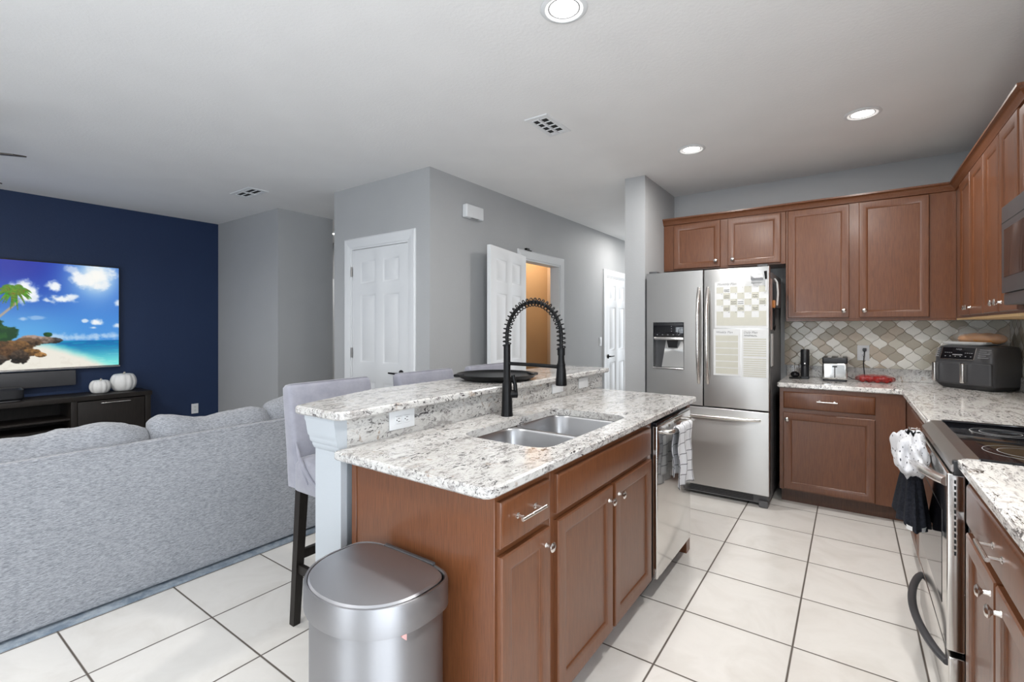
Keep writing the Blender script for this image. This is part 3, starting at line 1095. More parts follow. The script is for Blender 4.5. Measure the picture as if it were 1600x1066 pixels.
def pumpkin(x, y, r, h, label, lean=0.0):
    t = thing('pumpkin', label, 'pumpkin', (x, y, CZ), 0, 'white pumpkins on the console', None, True)
    g = G()

    def f(u, v):
        th = 2 * PI * u
        ph = PI * v
        rib = 1 - 0.075 * abs(math.cos(th * 5.5)) ** 4
        dip = 1 - 0.42 * math.exp(-((ph) / 0.42) ** 2) - 0.25 * math.exp(-((PI - ph) / 0.4) ** 2)
        rr = r * math.sin(ph) ** 0.75 * rib
        return (rr * math.cos(th), rr * math.sin(th), h / 2 + h / 2 * math.cos(ph) * dip * 1.18)
    g.grid(f, 66, 24)
    bmesh.ops.remove_doubles(g.bm, verts=g.bm.verts, dist=1e-5)
    mz = min(v.co.z for v in g.bm.verts)
    bmesh.ops.translate(g.bm, verts=g.bm.verts, vec=(0, 0, -mz))
    part(g, 'flesh', 'pumpkin', t, None, 80)
    part(G().tube([(0, 0, h * 0.80), (0.004, 0.002, h * 0.92), (0.012, 0.008, h * 1.06)], [0.016, 0.011, 0.009], 8), 'stem', 'stem', t)


pumpkin(-6.235, 1.515, 0.086, 0.135, 'small squat white pumpkin left of the bigger one')
pumpkin(-6.275, 1.717, 0.113, 0.185, 'larger white pumpkin nearest the console end')

tag(part(G().box(-5.35, -2.865, -0.9, 2.32, 0.0, 0.012, 0.003), 'rug', 'rug'), 'blue grey area rug peeking out under the sofa', 'rug')

# sofa, seen from behind
SX, SY0, SY1 = -2.905, -0.35, 2.28
so = thing('sofa', 'long grey woven fabric sofa seen from behind', 'sofa', (-3.35, 0.95, 0.012))


def soft_box(g, x0, x1, y0, y1, z0, z1, r, nx=6, ny=24, nz=8, puff=0.0, wob=0.0, seed=0):
    rr = bmesh.new()
    s0 = len(g.bm.verts)
    g.box(x0, x1, y0, y1, z0, z1, r, 4)
    return g


part(G().box(SX - 0.06, SX, SY0, SY1, 0.024, 0.768, 0.012, 4), 'back_panel', 'sofa', so)
part(G().tube([(SX - 0.006, SY0 + 0.02, 0.764), (SX - 0.006, SY1 - 0.02, 0.764)], 0.008, 8), 'piping', 'sofa', so)
part(G().box(SX - 0.95, SX - 0.14, SY0 + 0.2, SY1 - 0.2, 0.06, 0.28, 0.02, 3), 'seat_base', 'sofa', so)
for a, b in ((SY0, SY0 + 0.22), (SY1 - 0.22, SY1)):
    part(G().box(SX - 0.96, SX - 0.10, a, b, 0.055, 0.60, 0.06, 5), 'arm', 'sofa', so)
for a, b in ((SY0 + 0.22, 0.42), (0.42, 1.23), (1.23, SY1 - 0.22)):
    part(G().box(SX - 0.98, SX - 0.30, a + 0.004, b - 0.004, 0.275, 0.45, 0.05, 4), 'seat_cushion', 'sofa', so)


def back_cushion(y0, y1, seed, zt, hump):
    g = G()

    def f(u, v):
        # u along y, v around the section
        yy = y0 + (y1 - y0) * u
        e = 1 - abs(2 * u - 1) ** 6
        th = 2 * PI * v
        cs, sn = math.cos(th), math.sin(th)
        ex = 0.115 * math.copysign(abs(cs) ** 0.7, cs) * (0.35 + 0.65 * e)
        ez = 0.21 * math.copysign(abs(sn) ** 0.75, sn) * (0.78 + 0.22 * e)
        n = noise.noise(Vector((yy * 4, seed, sn * 2))) * 0.016 + noise.noise(Vector((yy * 11, seed + 5, sn * 3))) * 0.007 + abs(noise.noise(Vector((yy * 16 + sn * 5, seed + 9, cs * 2)))) * 0.008
        top = hump(u) if sn > 0 else 0
        return (SX - 0.155 + ex * 1.0 + n * 0.6 - 0.04 * sn, yy, zt - 0.21 + ez + (n + top) * max(0, sn))
    g.grid(f, 64, 40)
    bmesh.ops.remove_doubles(g.bm, verts=g.bm.verts, dist=1e-5)
    bmesh.ops.holes_fill(g.bm, edges=g.bm.edges, sides=60)
    return part(g, 'back_cushion', 'sofa', so, None, 80)


back_cushion(SY0 + 0.16, 0.945, 1.0, 0.855, lambda u: 0.028 * math.exp(-((u - 0.88) / 0.12) ** 2) - 0.01)
back_cushion(0.95, 1.60, 2.0, 0.848, lambda u: 0.035 * math.exp(-((u - 0.05) / 0.16) ** 2) - 0.025 * math.exp(-((u - 0.42) / 0.2) ** 2))
back_cushion(1.58, SY1 - 0.1, 3.0, 0.885, lambda u: 0.0)
for x, y in ((SX - 0.07, SY0 + 0.08), (SX - 0.07, SY1 - 0.10), (SX - 0.88, SY0 + 0.08), (SX - 0.88, SY1 - 0.08), ):
    part(G().cyl((x - 0.05 if x > -3.2 else x, y, 0.012), (x - 0.05 if x > -3.2 else x, y, 0.07), 0.022, 0.03, 14), 'foot', 'black', so)

# ------------------------------------------------------------------ kitchen island


def knob(g, p, n, s=1.0):
    return g.lathe([(0.0, 0.0), (0.0085 * s, 0.0), (0.0065 * s, 0.004), (0.0055 * s, 0.014 * s), (0.009 * s, 0.018 * s), (0.0155 * s, 0.022 * s), (0.0160 * s, 0.025 * s), (0.012 * s, 0.029 * s), (0.0, 0.031 * s)], p, n, 20, False, False)


def bar_pull(g, c, along, n, L=0.128):
    c, al, n = Vector(c), Vector(along), Vector(n)
    g.tube([c - al * L / 2 + n * 0.030, c + al * L / 2 + n * 0.030], 0.0055, 12)
    for q in (-0.36, 0.36):
        g.tube([c + al * L * q, c + al * L * q + n * 0.030], 0.0045, 10)
        g.lathe([(0.0, 0), (0.009, 0), (0.009, 0.002), (0.006, 0.004)], c + al * L * q, n, 14)
    return g


def shaker(g, o, u, n, w, h, t=0.019, rail=0.058):
    g.rects(o, u, (0, 0, 1), n, w, h, [(0, 0), (0, t - 0.004), (0.004, t), (rail - 0.010, t), (rail - 0.004, t - 0.003), (rail, t - 0.004), (rail + 0.005, t - 0.010)], True, True)
    return g


def slab_front(g, o, u, n, w, h, t=0.019):
    g.rects(o, u, (0, 0, 1), n, w, h, [(0, 0), (0, t - 0.007), (0.004, t - 0.002), (0.010, t)], True, True)
    return g


FX = -0.80     # island face frame
IY0, IY1 = 1.04, 2.30
# narrow drawer unit
def carcass(g, x0, x1, y0, y1, z0, z1, face, side):
    """box with a face frame on one side; face: opening list on that side (drawn as dark gaps)"""
    g.box(x0, x1, y0, y1, z0, z1, 0.0015, 1)
    return g


ca = thing('base_cabinet', 'narrow brown island cabinet with one drawer, nearest the trash can', 'cabinet', (-1.1, 1.18, 0), 0, 'island cabinets')
part(G().box(-1.43, FX, IY0, 1.335, 0.105, 0.892, 0.0015, 1), 'carcass', 'wood', ca)
part(G().box(-1.43, FX - 0.07, IY0, 1.335, 0, 0.105), 'toe_kick', 'toe', ca)
part(G().box(-1.43, -1.405, IY0 - 0.004, IY0, 0.0, 0.892, 0.0015, 1), 'scribe_strip', 'wood', ca)
d = part(slab_front(G(), (FX, 1.05, 0.735), (0, 1, 0), (1, 0, 0), 0.262, 0.130), 'drawer', 'wood', ca)
part(bar_pull(G(), (FX + 0.019, 1.172, 0.808), (0, 1, 0), (1, 0, 0)), 'pull', 'nickel', d, 'satin nickel bar pull')
d = part(shaker(G(), (FX, 1.05, 0.125), (0, 1, 0), (1, 0, 0), 0.262, 0.588, rail=0.052), 'door', 'wood', ca)
part(knob(G(), (FX + 0.019, 1.285, 0.662), (1, 0, 0)), 'knob', 'nickel', d, 'satin nickel knob')

cb = thing('base_cabinet', 'wide brown island sink cabinet with two doors', 'cabinet', (-1.1, 1.82, 0), 0, 'island cabinets')
g = G().box(-1.43, -1.41, 1.337, IY1, 0.105, 0.892).box(FX - 0.02, FX, 1.337, IY1, 0.105, 0.892, 0.0015, 1)
g.box(-1.41, FX - 0.02, 1.337, 1.355, 0.105, 0.892).box(-1.41, FX - 0.02, IY1 - 0.018, IY1, 0.105, 0.892).box(-1.41, FX - 0.02, 1.355, IY1 - 0.018, 0.105, 0.123)
part(g, 'carcass', 'wood', cb)
part(G().box(-1.43, FX - 0.07, 1.337, IY1, 0, 0.105), 'toe_kick', 'toe', cb)
part(slab_front(G(), (FX, 1.362, 0.735), (0, 1, 0), (1, 0, 0), 0.898, 0.130), 'false_drawer_front', 'wood', cb)
for a, b, ky in ((1.362, 1.803, 1.765), (1.828, 2.262, 1.862)):
    d = part(shaker(G(), (FX, a, 0.125), (0, 1, 0), (1, 0, 0), b - a, 0.588), 'door', 'wood', cb)
    part(knob(G(), (FX + 0.019, ky, 0.660), (1, 0, 0)), 'knob', 'nickel', d, 'satin nickel knob')

# dishwasher
dw = thing('dishwasher', 'stainless steel dishwasher at the far end of the island', 'dishwasher', (-1.1, 2.61, 0))
part(G().box(-1.40, FX, 2.312, 2.908, 0.10, 0.885), 'tub', 'plastic_black', dw)
d = part(G().box(FX + 0.001, -0.772, 2.314, 2.906, 0.108, 0.862, 0.006, 3), 'door', 'steel_mirror', dw)
part(G().box(FX + 0.001, -0.776, 2.318, 2.902, 0.863, 0.878, 0.002), 'control_strip', 'gloss_black', dw, 'black control strip')
g = G().tube([(-0.772, 2.40, 0.822), (-0.745, 2.402, 0.822), (-0.733, 2.42, 0.822), (-0.733, 2.80, 0.822), (-0.745, 2.818, 0.822), (-0.772, 2.82, 0.822)], 0.0115, 12)
part(g, 'handle', 'nickel', d)
part(G().box(-1.35, FX - 0.06, 2.33, 2.89, 0.0, 0.10), 'toe_kick', 'plastic_black', dw)
tag(part(G().box(-1.43, FX + 0.004, 2.912, 2.985, 0, 0.892, 0.0015, 1), 'end_panel', 'wood'), 'brown wood panel closing the far island end', 'panel')


def towel(name, label, cat, cx, y0, y1, zbar, rb, zf, zb, side, mat, wob=0.012, fan=0.0, seed=0, slant=0.0, n=26):
    # cloth over a bar running along Y at x=cx; side=+1 front towards +X
    g = G()
    Lf, Lb = zbar - zf, zbar - zb
    arc = PI * rb
    tot = Lf + arc + Lb

    def f(u, v):
        s = v * tot
        yy = y0 + (y1 - y0) * u
        if s < Lf:
            d = Lf - s
            x, z = rb, zbar - d
            k = d / max(Lf, 1e-3)
        elif s < Lf + arc:
            th = (s - Lf) / rb
            x, z = rb * math.cos(th), zbar + rb * math.sin(th)
            k = 0
        else:
            d = s - Lf - arc
            x, z = -rb, zbar - d
            k = d / max(Lb, 1e-3)
        yc = (y0 + y1) / 2
        w = math.sin(u * 15 + seed) * wob * (0.25 + k) + noise.noise(Vector((u * 3 + seed, z * 9, 0))) * wob
        yy += (yy - yc) * fan * k + noise.noise(Vector((seed, u * 4, z * 6))) * 0.010
        return (cx + side * (x + w + abs(w) * 0.5), yy, z + slant * (u - 0.5) * (1 if s < Lf else 0.6) * k)
    g.grid(f, n, 44, lambda u, v: (u * (y1 - y0), v * tot))
    o = part(g, name, mat, None, None, 80)
    md = o.modifiers.new('thick', 'SOLIDIFY')
    md.thickness = 0.003
    return tag(o, label, cat)


towel('dish_towel', 'white dish towel with thin dark check over the dishwasher handle', 'towel', -0.733, 2.455, 2.72, 0.822, 0.017, 0.520, 0.58, 1, 'check', 0.010, 0.10, 1.3, -0.02)

# island countertop with sink cutout
IX0, IX1, CY_0, CY_1 = -1.475, -0.768, 0.975, 3.035
ct = G()
outer = round_poly([(-1.4464, CY_0), (IX1, CY_0), (IX1, CY_1), (IX0, CY_1), (IX0, 1.0294), (-1.4464, 1.0294)], [0.01, 0.045, 0.02, 0.0, 0.0, 0.0])
SKX0, SKX1, SKY0, SKY1 = -1.265, -0.862, 1.412, 2.172
hole = round_poly([(SKX0, SKY0), (SKX1, SKY0), (SKX1, SKY1), (SKX0, SKY1)], 0.085, 8)


def slab_with_hole(g, outer, hole, z0, z1, bev):
    bm = g.bm
    ins = [o if (o[0] < -1.44 and o[1] > 0.995) else q for o, q in zip(outer, offset_poly(outer, bev))]
    def addring(p, z):
        return [bm.verts.new((q[0], q[1], z)) for q in p]
    a0, a1, a2, a3 = addring(ins, z0), addring(outer, z0 + bev), addring(outer, z1 - bev), addring(ins, z1)
    h1, h0 = addring(hole, z1), addring(hole, z0)
    for A, B in ((a0, a1), (a1, a2), (a2, a3)):
        for j in range(len(A)):
            k = (j + 1) % len(A)
            bm.faces.new((A[j], A[k], B[k], B[j]))
    for j in range(len(h0)):
        k = (j + 1) % len(h0)
        bm.faces.new((h0[j], h0[k], h1[k], h1[j]))
    for O, H in ((a3, h1), (a0, h0)):
        es = []
        for Rg in (O, H):
            for j in range(len(Rg)):
                a, b = Rg[j], Rg[(j + 1) % len(Rg)]
                e = bm.edges.get((a, b)) or bm.edges.new((a, b))
                es.append(e)
        bmesh.ops.triangle_fill(bm, use_beauty=True, use_dissolve=False, edges=es)
    return g


slab_with_hole(ct, outer, hole, 0.893, 0.925, 0.006)
tag(part(ct, 'countertop', 'granite'), 'speckled granite island countertop around the double sink', 'countertop')
tag(part(G().box(-1.4755, -1.446, 1.0294, 3.142, 0.9251, 1.0295), 'granite_backsplash', 'granite'), 'speckled granite strip between sink counter and raised bar', 'backsplash')
bar = round_poly([(-1.40, 0.965), (-1.40, 3.17), (-1.825, 3.17), (-1.825, 1.42), (-1.72, 1.10), (-1.675, 0.965)], [0.05, 0.02, 0.02, 0.3, 0.2, 0.02])
tag(part(G().prism(bar, 1.0305, 1.061, 0.006), 'bar_countertop', 'granite'), 'raised granite breakfast bar top in front of the stools', 'countertop')
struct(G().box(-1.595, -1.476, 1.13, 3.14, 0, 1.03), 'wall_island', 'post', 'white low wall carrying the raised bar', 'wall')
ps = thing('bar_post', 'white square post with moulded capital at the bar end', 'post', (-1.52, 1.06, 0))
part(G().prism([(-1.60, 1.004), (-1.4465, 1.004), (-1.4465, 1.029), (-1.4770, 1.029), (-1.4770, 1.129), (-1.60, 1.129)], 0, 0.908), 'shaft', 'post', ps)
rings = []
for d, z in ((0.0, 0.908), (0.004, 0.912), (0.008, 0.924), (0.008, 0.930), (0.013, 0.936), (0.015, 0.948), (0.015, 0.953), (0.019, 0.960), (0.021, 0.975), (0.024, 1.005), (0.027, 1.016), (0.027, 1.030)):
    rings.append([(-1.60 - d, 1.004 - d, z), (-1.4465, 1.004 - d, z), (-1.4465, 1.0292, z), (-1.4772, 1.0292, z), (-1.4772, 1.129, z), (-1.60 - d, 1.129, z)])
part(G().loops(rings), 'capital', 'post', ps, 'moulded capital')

# sink
sk = thing('kitchen_sink', 'double bowl stainless undermount sink in the island', 'sink', (-1.06, 1.79, 0.70))


def bowl(g, x0, x1, y0, y1, zt, depth, r):
    rings = []
    for ins, z in ((-0.012, zt), (0.0, zt), (0.006, zt - 0.01), (0.010, zt - depth + 0.04), (0.022, zt - depth + 0.012), (0.05, zt - depth)):
        rings.append([(p[0], p[1], z) for p in round_poly([(x0 + ins, y0 + ins), (x1 - ins, y0 + ins), (x1 - ins, y1 - ins), (x0 + ins, y1 - ins)], max(0.02, r - ins * 0.5), 8)])
    g.loops(rings, False, True)
    return g


ym = 1.785
for a, b, dp in ((SKY0 - 0.004, ym - 0.012, 0.19), (ym + 0.012, SKY1 + 0.004, 0.20)):
    bw = part(bowl(G(), SKX0 - 0.004, SKX1 + 0.004, a, b, 0.8915, dp, 0.085), 'bowl', 'sink_steel', sk)
    part(G().lathe([(0.0, 0.003), (0.022, 0.003), (0.035, 0.004), (0.044, 0.001)], ((SKX0 + SKX1) / 2, (a + b) / 2, 0.8915 - dp), seg=24, cap0=False, cap1=False), 'drain', 'chrome', bw)
part(G().box(SKX0 - 0.012, SKX1 + 0.012, ym - 0.013, ym + 0.013, 0.80, 0.8912, 0.004, 3), 'divider', 'sink_steel', sk)

# faucet
fc = thing('kitchen_faucet', 'matte black spring faucet arching over the sink', 'faucet', (-1.34, 1.842, 0.925), 0, None, None, True)
part(G().lathe([(0.0, 0), (0.0285, 0), (0.0285, 0.006), (0.027, 0.015), (0.0235, 0.13), (0.0225, 0.155), (0.017, 0.165), (0.0165, 0.34), (0.0165, 0.343), (0.0, 0.343)], seg=28, cap0=False, cap1=False), 'body', 'black', fc)
hx = 0.29
arc = [(0, 0, 0.33), (0, 0, 0.36), (0, 0, 0.385)]
for k in range(1, 25):
    a = PI - PI * k / 24
    arc.append((hx / 2 + math.cos(a) * hx / 2, 0.012 * k / 24, 0.385 + math.sin(a) * 0.157))
arc += [(hx, 0.012, 0.36), (hx, 0.012, 0.335), (hx, 0.012, 0.32)]
part(G().tube(arc, 0.0085, 12), 'hose', 'black', fc)
# spring coil round the hose
P_ = [Vector(p) for p in arc]
cum = [0]
for i in range(1, len(P_)):
    cum.append(cum[-1] + (P_[i] - P_[i - 1]).length)
hel = []
turns, N = 30, 30 * 14
for i in range(N + 1):
    s_ = cum[-1] * i / N
    k = max(j for j in range(len(cum)) if cum[j] <= s_ + 1e-9)
    k = min(k, len(P_) - 2)
    q = (s_ - cum[k]) / max(1e-9, cum[k + 1] - cum[k])
    p = P_[k].lerp(P_[k + 1], q)
    t_ = (P_[k + 1] - P_[k]).normalized()
    sd = Vector((0, 1, 0))
    nr = t_.cross(sd).normalized()
    th = 2 * PI * turns * i / N
    hel.append(p + (sd * math.cos(th) + nr * math.sin(th)) * 0.0190)
part(G().tube(hel, 0.0028, 6), 'spring', 'black', fc)
part(G().cyl((hx, 0.012, 0.30), (hx, 0.012, 0.335), 0.017).cyl((hx, 0.012, 0.22), (hx, 0.012, 0.31), 0.011, 0.0105), 'wand', 'black', fc)
part(G().lathe([(0.0, -0.155), (0.024, -0.155), (0.0255, -0.150), (0.022, -0.10), (0.017, -0.055), (0.0145, -0.04), (0.013, 0.0), (0.0, 0.0)], (hx, 0.012, 0.32 - 0.0), seg=24, cap0=False, cap1=False), 'spray_head', 'black', fc)
g = G().tube([(0.012, 0, 0.252), (0.15, 0.006, 0.251), (hx - 0.012, 0.012, 0.248)], 0.0085, 12)
g.cyl((hx, 0.012, 0.232), (hx, 0.012, 0.262), 0.019)
part(g, 'support_arm', 'black', fc)
g = G().cyl((0.0, 0.0, 0.105), (0.035, 0.035, 0.105), 0.0195)
g.tube([(0.030, 0.030, 0.108), (0.026, 0.030, 0.15), (0.016, 0.026, 0.195)], [0.010, 0.010, 0.009], 10)
part(g, 'lever_handle', 'black', fc)

outlet_plate('island_outlet', 'white double outlet in the granite strip nearest the post', 'outlet', (-1.445, 1.278, 0.988), R(90), 0.128, 0.074, 'outlet', 'island splash outlets', True)
outlet_plate('island_outlet', 'white blank plate in the granite strip behind the faucet head', 'outlet', (-1.445, 2.503, 0.982), R(90), 0.128, 0.054, 'blank', 'island splash outlets')
outlet_plate('island_outlet', 'white plate in the granite strip nearest the far bar end', 'outlet', (-1.445, 2.84, 0.982), R(90), 0.128, 0.066, 'switchless', 'island splash outlets')

t = thing('serving_tray', 'round black cast tray with spouts lying on the raised bar', 'tray', (-1.605, 2.11, 1.0615), 0, None, None, True)
g = G().lathe([(0.0, 0.0), (0.175, 0.0), (0.205, 0.012), (0.220, 0.026), (0.224, 0.032), (0.218, 0.033), (0.203, 0.022), (0.17, 0.018), (0.0, 0.018)], seg=48, cap0=False, cap1=False)
part(g, 'dish', 'black', t)
for a in (R(232), R(52)):
    g = G().prism([(0.19, -0.035), (0.235, -0.022), (0.243, 0.0), (0.235, 0.022), (0.19, 0.035)], 0.018, 0.033, 0.004)
    bmesh.ops.rotate(g.bm, verts=g.bm.verts, cent=(0, 0, 0), matrix=Matrix.Rotation(a, 3, 'Z'))
    part(g, 'grip', 'black', t)

# trash can
tc = thing('trash_can', 'semi round brushed steel trash can in front of the island', 'trash can', (-1.11, 0.89, 0), 0, None, None, True)


def dshape(sc=1.0, n=48, dy=0.0, z=0.0, dz=None):
    out = []
    for k in range(n):
        a = 2 * PI * k / n
        c, s_ = math.cos(a), math.sin(a)
        if s_ <= 0:
            p = 2 / 2.15
            x = 0.207 * math.copysign(abs(c) ** p, c)
            y = -0.185 * abs(s_) ** p
        else:
            p = 2 / 4.2
            x = 0.207 * math.copysign(abs(c) ** p, c)
            y = 0.125 * abs(s_) ** p
        out.append((x * sc, y * sc + dy, z))
    return out


def dstack(g, prof, cap0=True, cap1=True, dy=0.0):
    return g.loops([dshape(s_, 64, dy, z) for s_, z in prof], cap0, cap1)


part(dstack(G(), [(0.925, 0.0), (0.935, 0.004), (0.935, 0.03)]), 'base', 'plastic_black', tc)
part(dstack(G(), [(0.925, 0.028), (0.925, 0.585)], False, False), 'body', 'can_steel', tc)
part(dstack(G(), [(0.94, 0.572), (0.995, 0.574), (1.0, 0.578), (1.0, 0.643), (0.985, 0.650), (0.955, 0.650), (0.945, 0.640)], False, False), 'rim', 'can_steel', tc)
part(dstack(G(), [(0.94, 0.60), (0.944, 0.643), (0.93, 0.646)], False, False), 'gasket', 'plastic_black', tc)
part(dstack(G(), [(0.925, 0.640), (0.925, 0.649), (0.90, 0.654), (0.6, 0.659), (0.02, 0.661)], False, True, -0.004), 'lid', 'steel_dark', tc, 'darker brushed lid')
part(G().box(-0.11, 0.11, 0.112, 0.128, 0.60, 0.655, 0.006, 3), 'hinge_housing', 'graphite', tc)
bm_t = G()
bm_t.loops([[(0.1790 + 0.0022 * a, -0.045 + b, 0.556 + c) for a, b, c in ((0, -0.020, 0.002), (0.5, -0.004, -0.014), (1.2, 0.022, 0.016), (0.8, 0.006, 0.012), (0, -0.026, 0.010))], [(0.1830 + 0.0022 * a, -0.045 + b, 0.556 + c) for a, b, c in ((0, -0.020, 0.002), (0.5, -0.004, -0.014), (1.2, 0.022, 0.016), (0.8, 0.006, 0.012), (0, -0.026, 0.010))]])
part(bm_t, 'sticker', 'pink', tc, 'torn pink sticker remnant')

# bar stools


def make_stool(loc, label):
    t = thing('bar_stool', label, 'bar stool', loc, 0, 'upholstered bar stools at the raised bar', None, True)
    # local: x towards the bar, y along the bar, origin under the seat centre
    g = G()
    w = 0.2275

    def back(u, v):
        th = 2 * PI * u
        return None
    rings = []
    for z, xf, th in ((0.635, -0.165, 0.085), (0.70, -0.172, 0.085), (0.80, -0.185, 0.08), (0.92, -0.205, 0.075), (1.03, -0.226, 0.068), (1.070, -0.235, 0.062), (1.084, -0.238, 0.05), (1.089, -0.240, 0.03)):
        ins = 0.0 if z < 1.075 else (0.006 if z < 1.086 else 0.02)
        rings.append([(p[0], p[1], z + (0.004 * math.cos(p[1] * 6) if z > 1.05 else 0)) for p in round_poly([(xf - th + ins * 0.4, -w + ins), (xf - ins * 0.4, -w + ins), (xf - ins * 0.4, w - ins), (xf - th + ins * 0.4, w - ins)], 0.02, 4)])
    part(g.loops(rings), 'backrest', 'velvet', t, None, 60)
    g = G()
    rings = []
    for z, ins in ((0.625, 0.004), (0.63, 0.0), (0.74, 0.0), (0.765, 0.012), (0.775, 0.04), (0.778, 0.10)):
        rings.append([(p[0], p[1], z) for p in round_poly([(-0.20 + ins, -w + ins), (0.235 - ins, -w + ins), (0.235 - ins, w - ins), (-0.20 + ins, w - ins)], 0.03, 5)])
    part(g.loops(rings), 'seat', 'velvet', t, None, 60)
    for s in (-1, 1):
        fold = G()
        fold.tube([(-0.16, s * (w + 0.000), 0.80), (-0.13, s * (w + 0.003), 0.76), (-0.06, s * (w + 0.004), 0.70), (0.0, s * (w + 0.002), 0.665)], [0.004, 0.010, 0.010, 0.003], 8)
        part(fold, 'fabric_fold', 'velvet', t, None, 80)
        fold = G()
        fold.tube([(-0.175, s * (w + 0.000), 0.84), (-0.15, s * (w + 0.002), 0.79), (-0.11, s * (w + 0.003), 0.715), (-0.08, s * (w + 0.001), 0.67)], [0.003, 0.008, 0.008, 0.003], 8)
        part(fold, 'fabric_fold', 'velvet', t, None, 80)

    def leg(x0, y0, x1, y1):
        h0, h1 = 0.0165, 0.020
        return G().loops([[(x0 + a * h0, y0 + b * h0, 0.0) for a, b in ((-1, -1), (1, -1), (1, 1), (-1, 1))], [(x1 + a * h1, y1 + b * h1, 0.64) for a, b in ((-1, -1), (1, -1), (1, 1), (-1, 1))]])
    for s in (-1, 1):
        part(leg(-0.235, s * 0.198, -0.175, s * 0.198), 'leg', 'espresso', t)
        part(leg(0.21, s * 0.198, 0.195, s * 0.198), 'leg', 'espresso', t)
        part(G().box(-0.20, 0.20, s * 0.198 - 0.010, s * 0.198 + 0.010, 0.245, 0.285, 0.002), 'stretcher', 'espresso', t)
    part(G().box(-0.219, -0.197, -0.19, 0.19, 0.30, 0.34, 0.002), 'stretcher', 'espresso', t)
    part(G().box(0.195, 0.215, -0.19, 0.19, 0.20, 0.24, 0.002), 'stretcher', 'espresso', t)
    return t


st = make_stool((-1.825, 1.388, 0), 'pale grey velvet bar stool nearest the white post, dark legs showing')
for y, lab in ((2.03, 'pale grey velvet bar stool in the middle, its back before the closet door'), (2.645, 'pale grey velvet bar stool farthest along the bar, behind the black tray')):
    c = copy_tree(st)
    c.location = (-1.825, y, 0)
    c['label'] = lab

# ------------------------------------------------------------------ refrigerator
fr = thing('refrigerator', 'stainless french door refrigerator with ice dispenser', 'refrigerator', (-0.95, 4.35, 0))
FY = 3.95
part(G().box(-1.40, -0.495, FY + 0.075, 4.74, 0.03, 1.775, 0.006, 2), 'body', 'fridge_side', fr, 'dark grey cabinet body')
# left door with dispenser cut-out: build the face as strips around the recess
lx0, lx1 = -1.408, -0.954
dx0, dx1, dz0, dz1 = -1.352, -1.100, 1.004, 1.390
g = G()
z0, z1 = 0.728, 1.803
prof = [(0, 0.070), (0, 0.006), (0.006, 0)]
xs, zs = [lx0, dx0, dx1, lx1], [z0, dz0, dz1, z1]
for i in range(3):
    for j in range(3):
        if i == 1 and j == 1:
            continue
        g.box(xs[i], xs[i + 1], FY, FY + 0.07, zs[j], zs[j + 1])
bmesh.ops.remove_doubles(g.bm, verts=g.bm.verts, dist=1e-5)
ld = part(g, 'left_door', 'steel', fr)
part(G().box(dx0, dx1, FY + 0.062, FY + 0.068, dz0, dz1), 'dispenser_back', 'graphite', ld)
part(G().box(dx0 + 0.004, dx1 - 0.004, FY - 0.002, FY + 0.03, 1.270, dz1 - 0.004, 0.003), 'dispenser_panel', 'gloss_black', ld, 'black glass control panel')
g = G()
for k in range(5):
    g.box(dx0 + 0.03 + k * 0.044, dx0 + 0.040 + k * 0.044, FY - 0.003, FY - 0.0015, 1.285, 1.291)
for k in range(3):
    g.box(dx0 + 0.15, dx0 + 0.156, FY - 0.003, FY - 0.0015, 1.315 + k * 0.02, 1.320 + k * 0.02)
part(g, 'panel_icons', 'ink_grey', ld)
part(G().box(dx0 + 0.004, dx1 - 0.004, FY - 0.004, FY + 0.05, 1.245, 1.268, 0.004), 'dispenser_lip', 'nickel', ld)
g = G().loops([[(dx0 + 0.085, FY + 0.061, 1.02), (dx1 - 0.012, FY + 0.061, 1.02), (dx1 - 0.012, FY + 0.035, 1.02), (dx0 + 0.060, FY + 0.035, 1.02)], [(dx0 + 0.10, FY + 0.061, 1.24), (dx1 - 0.02, FY + 0.061, 1.24), (dx1 - 0.02, FY + 0.055, 1.24), (dx0 + 0.09, FY + 0.055, 1.24)]])
part(g, 'splash_plate', 'steel', ld)
part(G().loops([[(-1.235, FY + 0.03, 1.18), (-1.165, FY + 0.03, 1.18), (-1.165, FY + 0.055, 1.18), (-1.235, FY + 0.055, 1.18)], [(-1.245, FY + 0.015, 1.244), (-1.150, FY + 0.015, 1.244), (-1.150, FY + 0.055, 1.244), (-1.245, FY + 0.055, 1.244)]]), 'ice_chute', 'plastic_black', ld)
part(G().box(dx0 + 0.002, dx1 - 0.002, FY - 0.012, FY + 0.06, dz0 + 0.001, dz0 + 0.013, 0.003), 'drip_tray', 'nickel', ld, 'bright drip ledge')


def fridge_handle(g, p0, p1, n, bow=0.05, r=0.014):
    p0, p1, n = Vector(p0), Vector(p1), Vector(n)
    pts = []
    for k in range(17):
        q = k / 16
        pts.append(p0.lerp(p1, q) + n * bow * (1 - abs(2 * q - 1) ** 3.0))
    return g.tube(pts, [r * (0.85 if k in (0, 16) else 1) for k in range(17)], 12)


